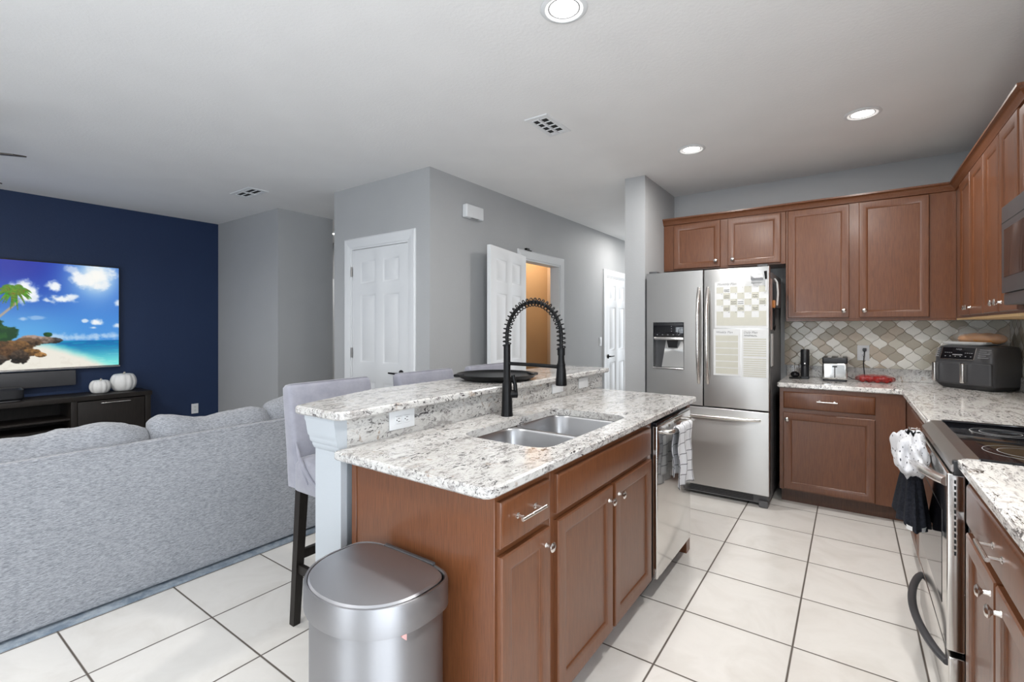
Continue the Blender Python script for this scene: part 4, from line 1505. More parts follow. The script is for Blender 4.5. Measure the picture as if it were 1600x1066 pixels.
part(fridge_handle(G(), (-0.983, FY, 0.905), (-0.983, FY, 1.665), (0, -1, 0)), 'handle', 'nickel', ld)
rd = part(G().box(-0.946, -0.487, FY, FY + 0.07, z0, z1, 0.006, 3), 'right_door', 'steel', fr)
part(fridge_handle(G(), (-0.915, FY, 0.905), (-0.915, FY, 1.665), (0, -1, 0)), 'handle', 'nickel', rd)
fz = part(G().box(-1.408, -0.487, FY, FY + 0.07, 0.098, 0.718, 0.006, 3), 'freezer_drawer', 'steel', fr)
part(fridge_handle(G(), (-1.34, FY, 0.655), (-0.545, FY, 0.655), (0, -1, 0)), 'handle', 'nickel', fz)
g = G().box(-1.395, -0.50, FY + 0.055, FY + 0.10, 0.022, 0.094, 0.004)
gr = part(g, 'toe_grille', 'fridge_side', fr)
g = G()
for k in range(5):
    g.box(-1.36, -0.60, FY + 0.053, FY + 0.056, 0.035 + k * 0.011, 0.040 + k * 0.011)
part(g, 'grille_slots', 'void', gr)
for x in (-1.37, -0.53):
    part(G().box(x - 0.03, x + 0.03, FY + 0.03, FY + 0.11, 0.0, 0.05, 0.004), 'foot', 'fridge_side', fr)
for x in (-1.36, -0.535):
    part(G().box(x - 0.035, x + 0.035, FY + 0.02, FY + 0.13, 1.803, 1.82, 0.004), 'hinge_cover', 'graphite', fr)

# fridge door papers: planner sheets
PY = FY - 0.0004


def planner(name, label, x0, x1, z0, z1):
    t = thing(name, label, 'planner', ((x0 + x1) / 2, FY, z0), 0, 'magnetic planner sheets on the refrigerator')
    part(G().box(x0, x1, FY - 0.0022, FY - 0.0002, z0, z1), 'sheet', 'paper', t)
    return t


def xz(x, z, d=0.0028):
    return lambda a, b: (x + a, FY - d, z + b)


t = planner('monthly_planner', 'white monthly calendar sheet with beige checker squares', -0.864, -0.492, 1.345, 1.700)
g = G()
cw, ch = (0.346) / 7, 0.047
x0, ztop = -0.851, 1.660
for r in range(5):
    for c in range(7):
        if (r + c) % 2 == 0:
            g.box(x0 + c * cw, x0 + (c + 1) * cw, FY - 0.0027, FY - 0.002, ztop - (r + 1) * ch, ztop - r * ch)
g.box(x0, x0 + 7 * cw, FY - 0.0027, FY - 0.002, 1.362, ztop - 5 * ch)
part(g, 'grid_squares', 'cream', t)
g = text_geo(G(), 'Monthly Plan', 0.026, xz(-0.846, 1.674), 1.0, 0.25)
part(g, 'title', 'ink_grey', t)
g = text_geo(G(), 'September', 0.017, xz(-0.610, 1.677), 1.0, 0.3)
for r in range(5):
    for c in range(7):
        n_ = r * 7 + c - 1
        if 1 <= n_ <= 30:
            text_geo(g, str(n_), 0.010, xz(x0 + (c + 1) * cw - 0.014, ztop - r * ch - 0.010))
random.seed(3)
for r, c in ((0, 1), (1, 1), (1, 5), (2, 2), (2, 3), (2, 6), (3, 1), (3, 3), (3, 5)):
    for q in range(2):
        pts = []
        zz = ztop - r * ch - 0.022 - q * 0.013
        for k in range(12):
            pts.append((x0 + c * cw + 0.006 + k * 0.0033, FY - 0.0030, zz + random.uniform(-0.003, 0.004)))
        g.tube(pts, 0.0013, 4)
part(g, 'handwriting', 'ink', t)

t = planner('weekly_planner', 'white planner sheet with six beige bands, lower left', -0.873, -0.680, 0.977, 1.337)
g = G()
for k in range(6):
    zt = 1.287 - k * 0.0505
    g.box(-0.857, -0.697, FY - 0.0027, FY - 0.002, zt - 0.044, zt)
part(g, 'bands', 'cream', t)
part(text_geo(G(), 'Weekly Plan', 0.024, xz(-0.856, 1.304), 1.0, 0.25), 'title', 'ink_grey', t)
t = planner('daily_planner', 'white planner sheet with many thin lines, lower right', -0.674, -0.492, 0.972, 1.333)
g = G()
for k in range(8):
    zt = 1.265 - k * 0.0175
    g.box(-0.660, -0.506, FY - 0.0027, FY - 0.002, zt - 0.010, zt)
for k in range(9):
    zt = 1.115 - k * 0.0160
    g.box(-0.660, -0.506, FY - 0.0027, FY - 0.002, zt - 0.009, zt)
part(g, 'lines', 'cream', t)
g = text_geo(G(), 'Daily Plan', 0.024, xz(-0.660, 1.303), 1.0, 0.25)
part(g, 'title', 'ink_grey', t)
g = G()
pts = [(-0.655 + k * 0.003, FY - 0.0030, 1.287 + random.uniform(-0.004, 0.004)) for k in range(30)]
part(g.tube(pts, 0.0014, 4), 'handwriting', 'ink', t)

t = thing('board_eraser', 'small silver board eraser stuck to the right fridge door', 'eraser', (-0.565, FY - 0.02, 1.70))
part(G().box(-0.608, -0.526, FY - 0.024, FY - 0.002, 1.716, 1.742, 0.003), 'holder', 'nickel', t)
part(G().box(-0.608, -0.526, FY - 0.022, FY - 0.002, 1.704, 1.716, 0.001), 'felt', 'ink_grey', t)
t = thing('marker_pen', 'black capped white marker clipped on the right fridge door', 'marker', (-0.508, FY - 0.01, 1.62))
part(G().cyl((-0.506, FY - 0.009, 1.62), (-0.506, FY - 0.009, 1.705), 0.0055), 'barrel', 'white', t)
part(G().cyl((-0.507, FY - 0.010, 1.705), (-0.511, FY - 0.010, 1.765), 0.0062, 0.0092), 'cap', 'black', t)

# things hanging on the fridge's right side
XS = -0.4945
tag(part(G().box(XS, XS + 0.003, 4.06, 4.16, 1.33, 1.72), 'photo_strip', plain('photo_print', (0.42, 0.28, 0.24), 0.3)), 'narrow photo strip on the refrigerator side', 'photo')
t = thing('magnet_pouch', 'grey magnetic pouch on the refrigerator side panel', 'pouch', (XS + 0.02, 4.30, 1.50))
part(G().box(XS, XS + 0.035, 4.22, 4.42, 1.50, 1.70, 0.008, 3), 'pouch', 'graphite', t)
part(G().tube([(XS + 0.03, 4.21, 1.52), (XS + 0.036, 4.20, 1.62), (XS + 0.03, 4.20, 1.70), (XS + 0.01, 4.24, 1.73)], 0.007, 8), 'strap', 'paper', t)
tag(part(G().box(XS, XS + 0.02, 4.17, 4.22, 1.50, 1.56, 0.006, 2), 'fridge_magnet', plain('amber_enamel', (0.45, 0.16, 0.03), 0.3)), 'small amber magnet on the refrigerator side', 'magnet')
t = thing('bottle_opener', 'black bottle opener hanging on the refrigerator side', 'bottle opener', (XS + 0.01, 4.25, 1.34))
part(G().box(XS, XS + 0.012, 4.235, 4.265, 1.36, 1.49, 0.004, 2), 'handle', 'black', t)
part(G().tube([(XS + 0.008, 4.25 + 0.022 * math.cos(a), 1.35 + 0.022 * math.sin(a)) for a in [2 * PI * k / 16 for k in range(16)]], 0.006, 8, True), 'ring', 'black', t)
tag(part(G().box(XS, XS + 0.004, 4.10, 4.20, 1.05, 1.30), 'note_pad', 'paper'), 'white notepad on the refrigerator side', 'notepad')

# ------------------------------------------------------------------ upper cabinets (back wall)
UY = 4.47


def wall_cab(label, x0, x1, z0, z1, doors, group='wall cabinets'):
    t = thing('wall_cabinet', label, 'cabinet', ((x0 + x1) / 2, 4.64, z0), 0, group)
    part(G().box(x0, x1, UY, YB, z0 + 0.012, z1, 0.0015, 1), 'carcass', 'wood', t)
    part(G().box(x0, x1, UY + 0.002, YB, z0, z0 + 0.012), 'underside', 'wood', t)
    for a, b, dz0, dz1, kx in doors:
        d = part(shaker(G(), (a, UY, dz0), (1, 0, 0), (0, -1, 0), b - a, dz1 - dz0, rail=0.050), 'door', 'wood', t)
        part(knob(G(), (kx, UY - 0.019, dz0 + 0.052), (0, -1, 0)), 'knob', 'nickel', d, 'satin nickel knob')
    return t


wall_cab('short brown wall cabinet over the refrigerator', -1.428, -0.432, 1.872, 2.312, [(-1.333, -0.930, 1.884, 2.288, -0.965), (-0.868, -0.467, 1.884, 2.288, -0.828)])
wall_cab('tall brown wall cabinet with two doors right of the refrigerator', -0.430, 0.598, 1.400, 2.312, [(-0.414, -0.007, 1.424, 2.292, -0.040), (0.052, 0.455, 1.424, 2.292, 0.086)])


def crown(pts_inner, label):
    # crown profile swept along a polyline of the cabinet face (x, y), outward normals given by offset
    g = G()
    prof = [(0.0, 2.296), (0.010, 2.300), (0.014, 2.312), (0.024, 2.326), (0.032, 2.340), (0.040, 2.344), (0.040, 2.356), (0.0, 2.356)]
    rings = []
    n = len(pts_inner)
    for i, p in enumerate(pts_inner):
        p = Vector(p)
        if i == 0:
            e = (Vector(pts_inner[1]) - p).normalized()
            nn = Vector((e.y, -e.x))
            k = 1
        elif i == n - 1:
            e = (p - Vector(pts_inner[i - 1])).normalized()
            nn = Vector((e.y, -e.x))
            k = 1
        else:
            e1 = (p - Vector(pts_inner[i - 1])).normalized()
            e2 = (Vector(pts_inner[i + 1]) - p).normalized()
            n1, n2 = Vector((e1.y, -e1.x)), Vector((e2.y, -e2.x))
            nn = (n1 + n2).normalized()
            k = 1 / nn.dot(n1)
        rings.append([(p.x + nn.x * d * k, p.y + nn.y * d * k, z) for d, z in prof])
    g.loops(rings)
    return tag(part(g, 'crown_moulding', 'wood'), label, 'moulding')


RX = 0.598   # face of the right hand wall cabinets
crown([(-1.429, UY), (RX, UY), (RX, 2.84), (XR, 2.84)], 'brown crown moulding along the tops of the wall cabinets')


def side_cab(label, y0, y1, z0, z1, doors, depth=RX):
    t = thing('wall_cabinet', label, 'cabinet', (0.76, (y0 + y1) / 2, z0), 0, 'wall cabinets')
    part(G().box(depth, XR, y0, y1, z0 + 0.012, z1, 0.0015, 1), 'carcass', 'wood', t)
    part(G().box(depth + 0.002, XR, y0, y1, z0, z0 + 0.012), 'underside', 'wood_in', t, 'pale plywood underside')
    for a, b, dz0, dz1, ky in doors:
        d = part(shaker(G(), (depth, b, dz0), (0, -1, 0), (-1, 0, 0), b - a, dz1 - dz0, rail=0.050), 'door', 'wood', t)
        part(knob(G(), (depth - 0.019, ky, dz0 + 0.045), (-1, 0, 0)), 'knob', 'nickel', d, 'satin nickel knob')


side_cab('brown corner wall cabinet with two narrow doors above the air fryer', 3.545, UY - 0.001, 1.400, 2.312, [(3.905, 4.24, 1.424, 2.285, 3.93), (3.555, 3.895, 1.424, 2.285, 3.865)])
side_cab('brown wall cabinet between the corner and the microwave', 2.885, 3.543, 1.400, 2.312, [(3.225, 3.535, 1.424, 2.285, 3.25), (2.900, 3.205, 1.424, 2.285, 3.165)])
side_cab('short brown wall cabinet above the microwave', 2.115, 2.883, 1.865, 2.29, [(2.505, 2.87, 1.885, 2.27, 2.53), (2.125, 2.495, 1.885, 2.27, 2.465)])
mw = thing('microwave', 'dark over the range microwave at the right edge', 'microwave', (0.73, 2.495, 1.43))
part(G().box(0.55, XR - 0.001, 2.118, 2.880, 1.445, 1.862, 0.004), 'body', 'plastic_black', mw)
d = part(G().box(0.528, 0.549, 2.32, 2.880, 1.495, 1.862, 0.004, 2), 'door', 'graphite', mw)
part(G().box(0.526, 0.529, 2.40, 2.83, 1.56, 1.76, 0.001), 'window', 'gloss_black', d)
part(G().box(0.527, 0.529, 2.33, 2.875, 1.79, 1.793), 'vent_line', 'void', d)
part(G().box(0.528, 0.549, 2.118, 2.315, 1.495, 1.862, 0.004, 2), 'control_panel', 'gloss_black', mw)
part(G().box(0.535, 0.56, 2.118, 2.880, 1.445, 1.493, 0.004, 2), 'bottom_vent', 'graphite', mw)

# ------------------------------------------------------------------ base cabinets and counters
BY = 4.20
t = thing('base_cabinet', 'brown base cabinet with drawer and single door beside the refrigerator', 'cabinet', (-0.07, 4.5, 0), 0, 'wall run base cabinets')
part(G().box(-0.447, 0.309, BY, YB - 0.001, 0.105, 0.888, 0.0015, 1), 'carcass', 'wood', t)
part(G().box(-0.440, 0.309, BY + 0.065, YB - 0.001, 0, 0.105), 'toe_kick', 'toe', t)
d = part(slab_front(G(), (-0.420, BY, 0.732), (1, 0, 0), (0, -1, 0), 0.562, 0.126), 'drawer', 'wood', t)
part(bar_pull(G(), (-0.139, BY - 0.019, 0.800), (1, 0, 0), (0, -1, 0)), 'pull', 'nickel', d, 'satin nickel bar pull')
d = part(shaker(G(), (-0.420, BY, 0.115), (1, 0, 0), (0, -1, 0), 0.562, 0.585, rail=0.052), 'door', 'wood', t)
part(knob(G(), (-0.394, BY - 0.019, 0.650), (0, -1, 0)), 'knob', 'nickel', d, 'satin nickel knob')

BX = 0.312


def side_base(label, y0, y1, drawers, doors):
    t = thing('base_cabinet', label, 'cabinet', (0.62, (y0 + y1) / 2, 0), 0, 'wall run base cabinets')
    part(G().box(BX, XR - 0.001, y0, y1, 0.105, 0.888, 0.0015, 1), 'carcass', 'wood', t)
    part(G().box(BX + 0.065, XR - 0.001, y0, y1, 0, 0.105), 'toe_kick', 'toe', t)
    for a, b, py in drawers:
        d = part(slab_front(G(), (BX, b, 0.735), (0, -1, 0), (-1, 0, 0), b - a, 0.126), 'drawer', 'wood', t)
        part(bar_pull(G(), (BX - 0.019, py, 0.80), (0, 1, 0), (-1, 0, 0)), 'pull', 'nickel', d, 'satin nickel bar pull')
    for a, b, ky in doors:
        d = part(shaker(G(), (BX, b, 0.118), (0, -1, 0), (-1, 0, 0), b - a, 0.592), 'door', 'wood', t)
        part(knob(G(), (BX - 0.019, ky, 0.665), (-1, 0, 0)), 'knob', 'nickel', d, 'satin nickel knob')


side_base('brown corner base cabinet between the wall run and the range', 2.886, BY - 0.0, [(2.95, 3.70, 3.32)], [(3.335, 3.70, 3.37), (2.95, 3.325, 3.29)])
side_base('brown base cabinet in the right foreground with long drawer', 0.70, 2.094, [(1.30, 2.03, 1.63), (0.72, 1.27, 1.0)], [(1.672, 2.03, 1.71), (1.30, 1.658, 1.60), (0.72, 1.27, 1.22)])

# L shaped counter
Lp = [(-0.462, 4.172), (0.284, 4.172), (0.284, 2.884), (XR - 0.002, 2.884), (XR - 0.002, YB - 0.002), (-0.462, YB - 0.002)]
tag(part(G().prism(round_poly(Lp, [0.015, 0.03, 0.004, 0, 0, 0]), 0.890, 0.925, 0.006), 'countertop', 'granite_side'), 'speckled granite corner countertop under the wall cabinets', 'countertop')
tag(part(G().prism([(0.284, 0.69), (XR - 0.002, 0.69), (XR - 0.002, 2.096), (0.284, 2.096)], 0.890, 0.925, 0.006), 'countertop', 'granite_side'), 'streaked granite countertop in the right foreground', 'countertop')
tag(part(G().box(-0.452, XR - 0.0225, YB - 0.022, YB - 0.001, 0.9255, 1.022, 0.0015, 1), 'granite_backsplash', 'granite'), 'granite strip along the back wall behind the toaster', 'backsplash')
tag(part(G().box(XR - 0.022, XR - 0.001, 2.886, YB - 0.0225, 0.9255, 1.022, 0.0015, 1), 'granite_backsplash', 'granite'), 'granite strip on the side wall behind the air fryer', 'backsplash')
tag(part(G().box(-0.470, XR - 0.009, YB - 0.008, YB - 0.0005, 1.0225, 1.3995), 'tile_backsplash', 'splash_x'), 'cream and taupe lantern tiles behind the toaster', 'backsplash')
tag(part(G().box(XR - 0.008, XR - 0.0005, 2.886, YB - 0.001, 1.0225, 1.3995), 'tile_backsplash', 'splash_y'), 'lantern tiles on the side wall behind the air fryer', 'backsplash')

# ------------------------------------------------------------------ range
OY0, OY1 = 2.100, 2.880
rg = thing('range_oven', 'stainless electric range with black glass cooktop', 'oven', (0.6, 2.49, 0))
part(G().box(0.310, XR - 0.02, OY0, OY1, 0.02, 0.905, 0.003), 'body', 'gloss_black', rg)
ck = part(G().box(0.335, XR - 0.02, OY0 + 0.004, OY1 - 0.004, 0.905, 0.926, 0.003), 'cooktop', 'gloss_black', rg)
g = G().box(0.335, XR - 0.02, OY1 - 0.022, OY1 - 0.002, 0.9255, 0.934, 0.003)
part(g, 'edge_strip', 'gloss_black', ck)
part(G().box(0.335, XR - 0.02, OY0 + 0.002, OY0 + 0.012, 0.9255, 0.930, 0.002), 'edge_strip', 'gloss_black', ck)
for bx, by, r in ((0.49, 2.30, 0.115), (0.49, 2.69, 0.09), (0.74, 2.30, 0.085), (0.74, 2.69, 0.105)):
    g = G()
    for rr in (r, r * 0.68):
        g.lathe([(rr - 0.0012, 0), (rr + 0.0012, 0), (rr + 0.0012, 0.0006), (rr - 0.0012, 0.0006)], (bx, by, 0.9258), seg=48, cap0=False, cap1=False)
    part(g, 'burner_ring', 'burner', ck)
# stainless front trim, sloped
g = G().loops([[(0.268, y, 0.878), (0.268, y, 0.898), (0.300, y, 0.926), (0.338, y, 0.9275), (0.338, y, 0.905), (0.30, y, 0.878)] for y in (OY0, OY1)])
part(g, 'front_trim', 'steel_y', rg)
part(G().box(0.272, 0.315, OY0 - 0.001, OY0 + 0.02, 0.865, 0.915, 0.006, 3), 'corner_cap', 'plastic_black', rg)
dr = part(G().box(0.258, 0.305, OY0 + 0.003, OY1 - 0.003, 0.288, 0.870, 0.006, 3), 'door', 'steel_mirror', rg)
g = G()
for k in range(13):
    z = 0.845 - k * 0.0195
    g.box(0.276, 0.281, OY0 + 0.001, OY0 + 0.0032, z - 0.006, z + 0.006)
part(g, 'vent_slots', 'void', dr)
part(G().box(0.2566, 0.2582, OY0 + 0.10, OY1 - 0.10, 0.40, 0.72), 'window', 'gloss_black', dr)


def arch_handle(g, z, x0, bow, r, y0, y1):
    pts = []
    for k in range(25):
        q = k / 24
        pts.append((x0 - bow * math.sin(PI * q) ** 0.72, y0 + (y1 - y0) * q, z))
    return g.tube(pts, r, 14, False, 0.75)


part(arch_handle(G(), 0.838, 0.262, 0.070, 0.021, OY0 + 0.025, OY1 - 0.025), 'handle', 'nickel', dr)
dw_ = part(G().box(0.262, 0.305, OY0 + 0.003, OY1 - 0.003, 0.075, 0.268, 0.006, 3), 'storage_drawer', 'steel_mirror', rg)
part(arch_handle(G(), 0.235, 0.264, 0.060, 0.0145, OY0 + 0.03, OY1 - 0.06), 'handle', 'graphite', dw_)  # dark graphite stands in for the shade on this low handle
part(G().box(0.30, 0.34, OY0 + 0.02, OY1 - 0.02, 0.0, 0.075), 'kick_plate', 'plastic_black', rg)
bgd = part(G().loops([[(XR - 0.085, y, 0.926), (XR - 0.06, y, 1.09), (XR - 0.022, y, 1.09), (XR - 0.022, y, 0.926)] for y in (OY0 + 0.005, OY1 - 0.005)]), 'back_panel', 'gloss_black', rg)
for y in (2.18, 2.28, 2.70, 2.80):
    part(G().cyl((XR - 0.070, y, 1.01), (XR - 0.098, y, 1.005), 0.019), 'knob', 'nickel', bgd)

# towels on the oven handle
TXC, TYC = 0.200, 2.50
g = G()


def skirt(u, v):
    # black hanging towel gathered at the handle, flaring in pleats
    th = 2 * PI * u
    pl = 0.5 + 0.5 * math.sin(th * 11 + 0.6 * math.sin(th * 3))
    k = v ** 0.85
    rx = 0.020 + 0.034 * k + (0.012 * k + 0.002) * (pl - 0.5)
    ry = 0.085 + 0.105 * k + (0.018 * k + 0.003) * (pl - 0.5)
    x = TXC + rx * math.cos(th)
    return (min(x, 0.2555), TYC + ry * math.sin(th), 0.815 - 0.225 * v - 0.012 * v * math.cos(th) + 0.006 * math.sin(th * 5) * v)


g.grid(skirt, 132, 20)
bmesh.ops.remove_doubles(g.bm, verts=g.bm.verts, dist=1e-5)
bt = thing('oven_towel', 'black pleated towel hanging from the oven handle', 'towel', (TXC, TYC, 0.6))
o = part(g, 'cloth', 'blackcloth', bt, None, 80)
for a in (-0.62, -0.36):
    th = a * PI
    rx, ry = 0.056, 0.197
    part(G().grid(lambda u, v: (TXC + rx * math.cos(th - 0.16 + 0.32 * u), TYC + ry * math.sin(th - 0.16 + 0.32 * u), 0.590 + 0.016 * v), 8, 2), 'hem_tab', 'paper', bt, 'white hem tab')
g = G()


def bunch(u, v):
    # white patterned top, knotted round the handle in a ruffled bunch
    th = 2 * PI * u
    ph = PI * (0.06 + 0.88 * v)
    fl = math.sin(th * 5 + 2.6 * v + 1.5 * math.sin(th * 2)) * 0.5 + math.sin(th * 11 + 1.3 + 2 * v) * 0.25
    n = noise.noise(Vector((math.cos(th) * 2.2, math.sin(th) * 2.2, v * 4)))
    sk = 1 + (0.26 * fl + 0.5 * n) * (0.35 + 0.65 * v)
    rad = math.sin(ph) ** 0.7
    x = TXC - 0.004 + 0.052 * rad * math.cos(th) * sk
    y = TYC - 0.02 + 0.170 * rad * math.sin(th) * sk
    z = 0.845 + 0.085 * math.cos(ph) * (1 + 0.18 * n) + 0.026 * (fl + n) * v + 0.012 * noise.noise(Vector((u * 14, v * 8, 3)))
    return (min(x, 0.256), y, z)


g.grid(bunch, 110, 40, lambda u, v: (u * 0.75, v * 0.22))
bmesh.ops.remove_doubles(g.bm, verts=g.bm.verts, dist=1e-5)
tag(part(g, 'oven_towel', 'marks', None, None, 70), 'white towel top with black marks bunched over the oven handle', 'towel')

# ------------------------------------------------------------------ counter things
CT = 0.9253
t = thing('bottle_opener_stand', 'slim black electric opener tower at the counter left end', 'electric opener', (-0.29, 4.60, CT))
part(G().prism(round_poly([(-0.335, 4.57), (-0.275, 4.57), (-0.275, 4.63), (-0.335, 4.63)], 0.01), CT, CT + 0.022, 0.004), 'base', 'plastic_black', t)
part(G().lathe([(0.0, 0.02), (0.029, 0.02), (0.029, 0.105), (0.027, 0.108), (0.031, 0.112), (0.032, 0.235), (0.027, 0.242), (0.0, 0.238)], (-0.305, 4.60, CT), seg=24, cap0=False, cap1=False), 'tower', 'plastic_black', t)
part(G().box(-0.311, -0.299, 4.566, 4.572, CT + 0.122, CT + 0.134, 0.002), 'button', 'nickel', t)
t = thing('foil_cutter', 'small black round gadget with ring lying beside the black tower', 'gadget', (-0.375, 4.585, CT), 0, None, None, True)
part(G().lathe([(0.0, 0.0), (0.042, 0.0), (0.045, 0.008), (0.030, 0.012), (0.0, 0.012)], seg=24, cap0=False, cap1=False), 'base', 'plastic_black', t)
part(G().sphere((0, 0, 0.034), (0.033, 0.03, 0.026)), 'body', 'gloss_black', t)
part(G().cyl((0.0, 0, 0.05), (0.0, 0, 0.13), 0.004, None, 8).cyl((0.012, 0, 0.05), (0.012, 0, 0.10), 0.003, None, 8), 'pin', 'chrome', t)

ts = thing('toaster', 'two slice steel and black toaster on the back counter', 'toaster', (-0.10, 4.63, CT), 0, None, None, True)
part(G().prism(round_poly([(-0.078, -0.13), (0.078, -0.13), (0.078, 0.13), (-0.078, 0.13)], 0.012), 0.0, 0.014, 0.003), 'base', 'plastic_black', ts)
part(G().box(-0.082, 0.082, -0.132, 0.132, 0.012, 0.145, 0.016, 4), 'shell', 'steel_mirror', ts)
part(G().box(-0.083, 0.083, -0.133, 0.133, 0.138, 0.188, 0.014, 4), 'top_cover', 'plastic_black', ts)
g = G()
for q in (-0.035, 0.035):
    g.box(q - 0.014, q + 0.014, -0.10, 0.10, 0.186, 0.1895, 0.001)
part(g, 'bread_slot', 'nickel', ts)
part(G().box(-0.003, 0.003, -0.1335, -0.131, 0.03, 0.112), 'lever_track', 'void', ts)
part(G().box(-0.016, 0.016, -0.148, -0.132, 0.112, 0.122, 0.003), 'lever', 'plastic_black', ts)
part(G().tube([(0.082, 0.05, 0.03), (0.11, 0.05, 0.012), (0.15, 0.06, 0.006), (0.19, 0.09, 0.010), (0.192, 0.143, 0.05), (0.186, 0.146, 0.12), (0.190, 0.140, 0.20), (0.193, 0.148, 0.236), (0.193, 0.152, 0.240)], 0.0035, 8), 'power_cord', 'plastic_black', ts)
part(G().box(0.181, 0.205, 0.134, 0.1555, 0.232, 0.256, 0.003), 'plug', 'plastic_black', ts)
outlet_plate('wall_outlet', 'white wall outlet in the lantern tiles with a black plug', 'outlet', (0.085, YB - 0.008, 1.142), 0, 0.080, 0.122)

# red net bag with tomatoes
NB = (0.155, 4.60)
random.seed(11)
for dx, dy, sc in ((-0.078, -0.012, 0.98), (-0.046, 0.026, 1.08), (-0.034, -0.026, 1.0), (0.004, 0.022, 1.02), (0.014, -0.028, 1.12), (0.052, 0.020, 1.1), (0.066, -0.026, 1.0), (0.088, 0.016, 0.85)):
    g = G().lathe([(0.0, 0.002), (0.012, 0.0), (0.022, 0.009), (0.0245, 0.021), (0.022, 0.033), (0.013, 0.041), (0.004, 0.039), (0.0, 0.037)], seg=16, cap0=False, cap1=False)
    bmesh.ops.scale(g.bm, vec=(sc * 0.9, sc * 0.9, sc), verts=g.bm.verts)
    bmesh.ops.translate(g.bm, verts=g.bm.verts, vec=(NB[0] + dx, NB[1] + dy, CT + 0.0022))
    tag(part(g, 'tomato', 'tomato', None, None, 80), 'red tomato packed in the red net bag on the counter', 'tomato', 'tomatoes in the red net bag')
g = G()


def net(u, v):
    th = 2 * PI * u
    ph = PI * v
    sy = math.sin(ph)
    x = NB[0] + 0.118 * -math.cos(ph) * (1 + 0.06 * math.sin(th * 3))
    lump = 1 + 0.07 * math.cos(ph * 9) + 0.05 * noise.noise(Vector((u * 8, v * 8, 0)))
    y = NB[1] + 0.060 * sy ** 0.6 * math.cos(th) * lump
    z = CT + 0.030 + 0.032 * sy ** 0.6 * math.sin(th) * lump
    return (x, y, max(CT + 0.0008, z))


g.grid(net, 28, 36)
bmesh.ops.remove_doubles(g.bm, verts=g.bm.verts, dist=1e-5)
tag(part(g, 'net_bag', 'rednet', None, None, 80), 'red produce bag lying before the outlet cord', 'bag')

# air fryer
af = thing('air_fryer', 'large dark grey two drawer air fryer in the counter corner', 'air fryer', (0.708, 4.525, CT), math.atan2(-0.22, 0.222), None, None, True)
# local: x along the front (left to right), y into depth; front face towards -y
hw, hd = 0.185, 0.125


def fr_ring(z, w, y0, y1, r=0.035):
    return [(p[0], p[1], z) for p in round_poly([(-w, y0), (w, y0), (w, y1), (-w, y1)], r, 5)]


part(G().loops([fr_ring(0.0, hw - 0.03, -hd + 0.03, hd - 0.01), fr_ring(0.018, hw - 0.012, -hd + 0.012, hd), fr_ring(0.03, hw - 0.006, -hd + 0.006, hd)]), 'base', 'plastic_black', af)
part(G().loops([fr_ring(0.03, hw - 0.004, -hd + 0.006, hd), fr_ring(0.06, hw, -hd, hd), fr_ring(0.21, hw, -hd + 0.002, hd), fr_ring(0.275, hw - 0.004, -hd + 0.024, hd), fr_ring(0.292, hw - 0.010, -hd + 0.036, hd - 0.006), fr_ring(0.298, hw - 0.03, -hd + 0.06, hd - 0.03)]), 'body', 'graphite', af)


def onface(x0, x1, z0, z1, d0=0.0005, d1=0.004):
    # panel on the sloped upper front
    def yy(z):
        return -hd + 0.002 + (z - 0.21) / 0.065 * 0.022
    return [[(x0, yy(z0) - d, z0), (x1, yy(z0) - d, z0), (x1, yy(z1) - d, z1), (x0, yy(z1) - d, z1)] for d in (-0.01, d1)]


cp = part(G().loops(onface(-0.135, 0.072, 0.206, 0.284)), 'control_panel', 'gloss_black', af)
g = G()
for z in (0.222,):
    for k in range(6):
        x = -0.110 + k * 0.032
        g.loops(onface(x, x + 0.008, z, z + 0.005, 0, 0.005))
for k in range(4):
    g.loops(onface(-0.115 + k * 0.013, -0.107 + k * 0.013, 0.246, 0.25, 0, 0.005)).loops(onface(0.012 + k * 0.013, 0.020 + k * 0.013, 0.246, 0.25, 0, 0.005))
g.loops(onface(-0.062, 0.0, 0.232, 0.2385, 0, 0.005))
text_geo(g, 'NINJA', 0.014, lambda a, b: (-0.048 + a, -hd + 0.002 + (0.268 + b - 0.21) / 0.065 * 0.022 - 0.0055, 0.268 + b))
part(g, 'panel_print', 'ink_grey', cp)
g = G().loops(onface(-0.139, -0.135, 0.206, 0.284)).loops(onface(0.072, 0.076, 0.206, 0.284)).loops(onface(-0.135, 0.072, 0.202, 0.206))
part(g, 'panel_trim', 'nickel', cp)
g = G()
for k in range(5):
    g.loops(onface(0.095, 0.16 - (k % 2) * 0.02, 0.270 - k * 0.013, 0.276 - k * 0.013))
for k in range(5):
    g.loops(onface(-0.175, -0.150, 0.270 - k * 0.013, 0.276 - k * 0.013))
part(g, 'side_print', 'ink_grey', af)
for s in (-1, 1):
    x0, x1 = (-hw + 0.008, -0.004) if s < 0 else (0.004, hw - 0.008)
    d = part(G().box(x0, x1, -hd - 0.006, -hd + 0.03, 0.035, 0.185, 0.012, 3), 'basket_drawer', 'graphite', af)
    hx_ = x0 + 0.022
    part(G().box(hx_ - 0.011, hx_ + 0.013, -hd - 0.042, -hd - 0.004, 0.045, 0.178, 0.008, 3), 'handle', 'nickel', d, 'silver vertical handle')
part(G().box(-hw + 0.03, hw - 0.03, hd - 0.012, hd + 0.01, 0.06, 0.24, 0.006), 'rear_vent', 'plastic_black', af)

# bread and tray on top of the fryer
AF = Matrix.Translation((0.708, 4.525, CT)) @ Matrix.Rotation(math.atan2(-0.22, 0.222), 4, 'Z')


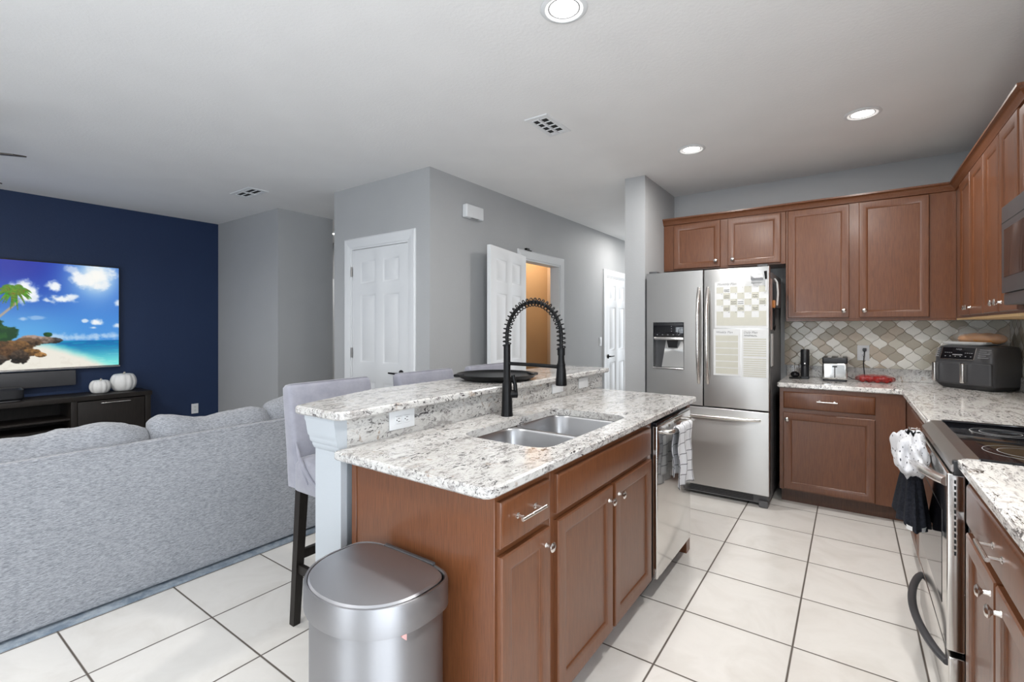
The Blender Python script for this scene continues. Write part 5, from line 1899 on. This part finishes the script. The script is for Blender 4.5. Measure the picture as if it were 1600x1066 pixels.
def placed(name, g, mat, label, cat, dx, dy, dz, smooth=60, group=None):
    bmesh.ops.transform(g.bm, matrix=AF @ Matrix.Translation((dx, dy, dz)), verts=g.bm.verts)
    return tag(part(g, name, mat, None, None, smooth), label, cat, group)


g = G().loops([[(p[0], p[1], z) for p in round_poly([(-0.15 - s, -0.085 - s * 0.4), (0.12 + s, -0.085 - s * 0.4), (0.12 + s, 0.085 + s * 0.4), (-0.15 - s, 0.085 + s * 0.4)], 0.02, 4)] for s, z in ((-0.03, 0.0), (0.0, 0.012), (0.01, 0.026), (0.004, 0.026), (-0.01, 0.012), (-0.04, 0.006))])
placed('foam_tray', g, 'paper', 'white tray lying on top of the air fryer', 'tray', -0.02, 0.015, 0.2985)
g = G()


def loaf(u, v):
    th, ph = 2 * PI * u, PI * v
    sy = math.sin(ph) ** 0.5
    return (-0.135 * math.cos(ph) * 0.98, 0.066 * sy * math.cos(th), 0.040 + 0.040 * sy * math.sin(th) * (1.0 + 0.05 * math.cos(ph * 10)))


g.grid(loaf, 24, 36)
bmesh.ops.remove_doubles(g.bm, verts=g.bm.verts, dist=1e-5)
placed('bread_loaf', g, 'bread', 'golden brown loaf wrapped in clear film on the air fryer', 'bread', 0.02, 0.015, 0.3055, 80)
g = G()


def wrap(u, v):
    th, ph = 2 * PI * u, PI * v
    sy = math.sin(ph) ** 0.45
    n = noise.noise(Vector((u * 9, v * 9, 3))) * 0.16 + noise.noise(Vector((u * 22, v * 20, 7))) * 0.08
    return (-0.155 * math.cos(ph), 0.075 * sy * math.cos(th) * (1 + n), 0.052 + 0.051 * sy * math.sin(th) * (1 + (n * 1.6 if math.sin(th) > 0 else -0.02)) + 0.034 * max(0, math.sin(th)) * math.exp(-((v - 0.25) / 0.18) ** 2))


g.grid(wrap, 40, 44)
bmesh.ops.remove_doubles(g.bm, verts=g.bm.verts, dist=1e-5)
placed('plastic_bag', g, 'film', 'crinkled clear plastic bag around the loaf', 'bag', 0.02, 0.015, 0.3055, 80)
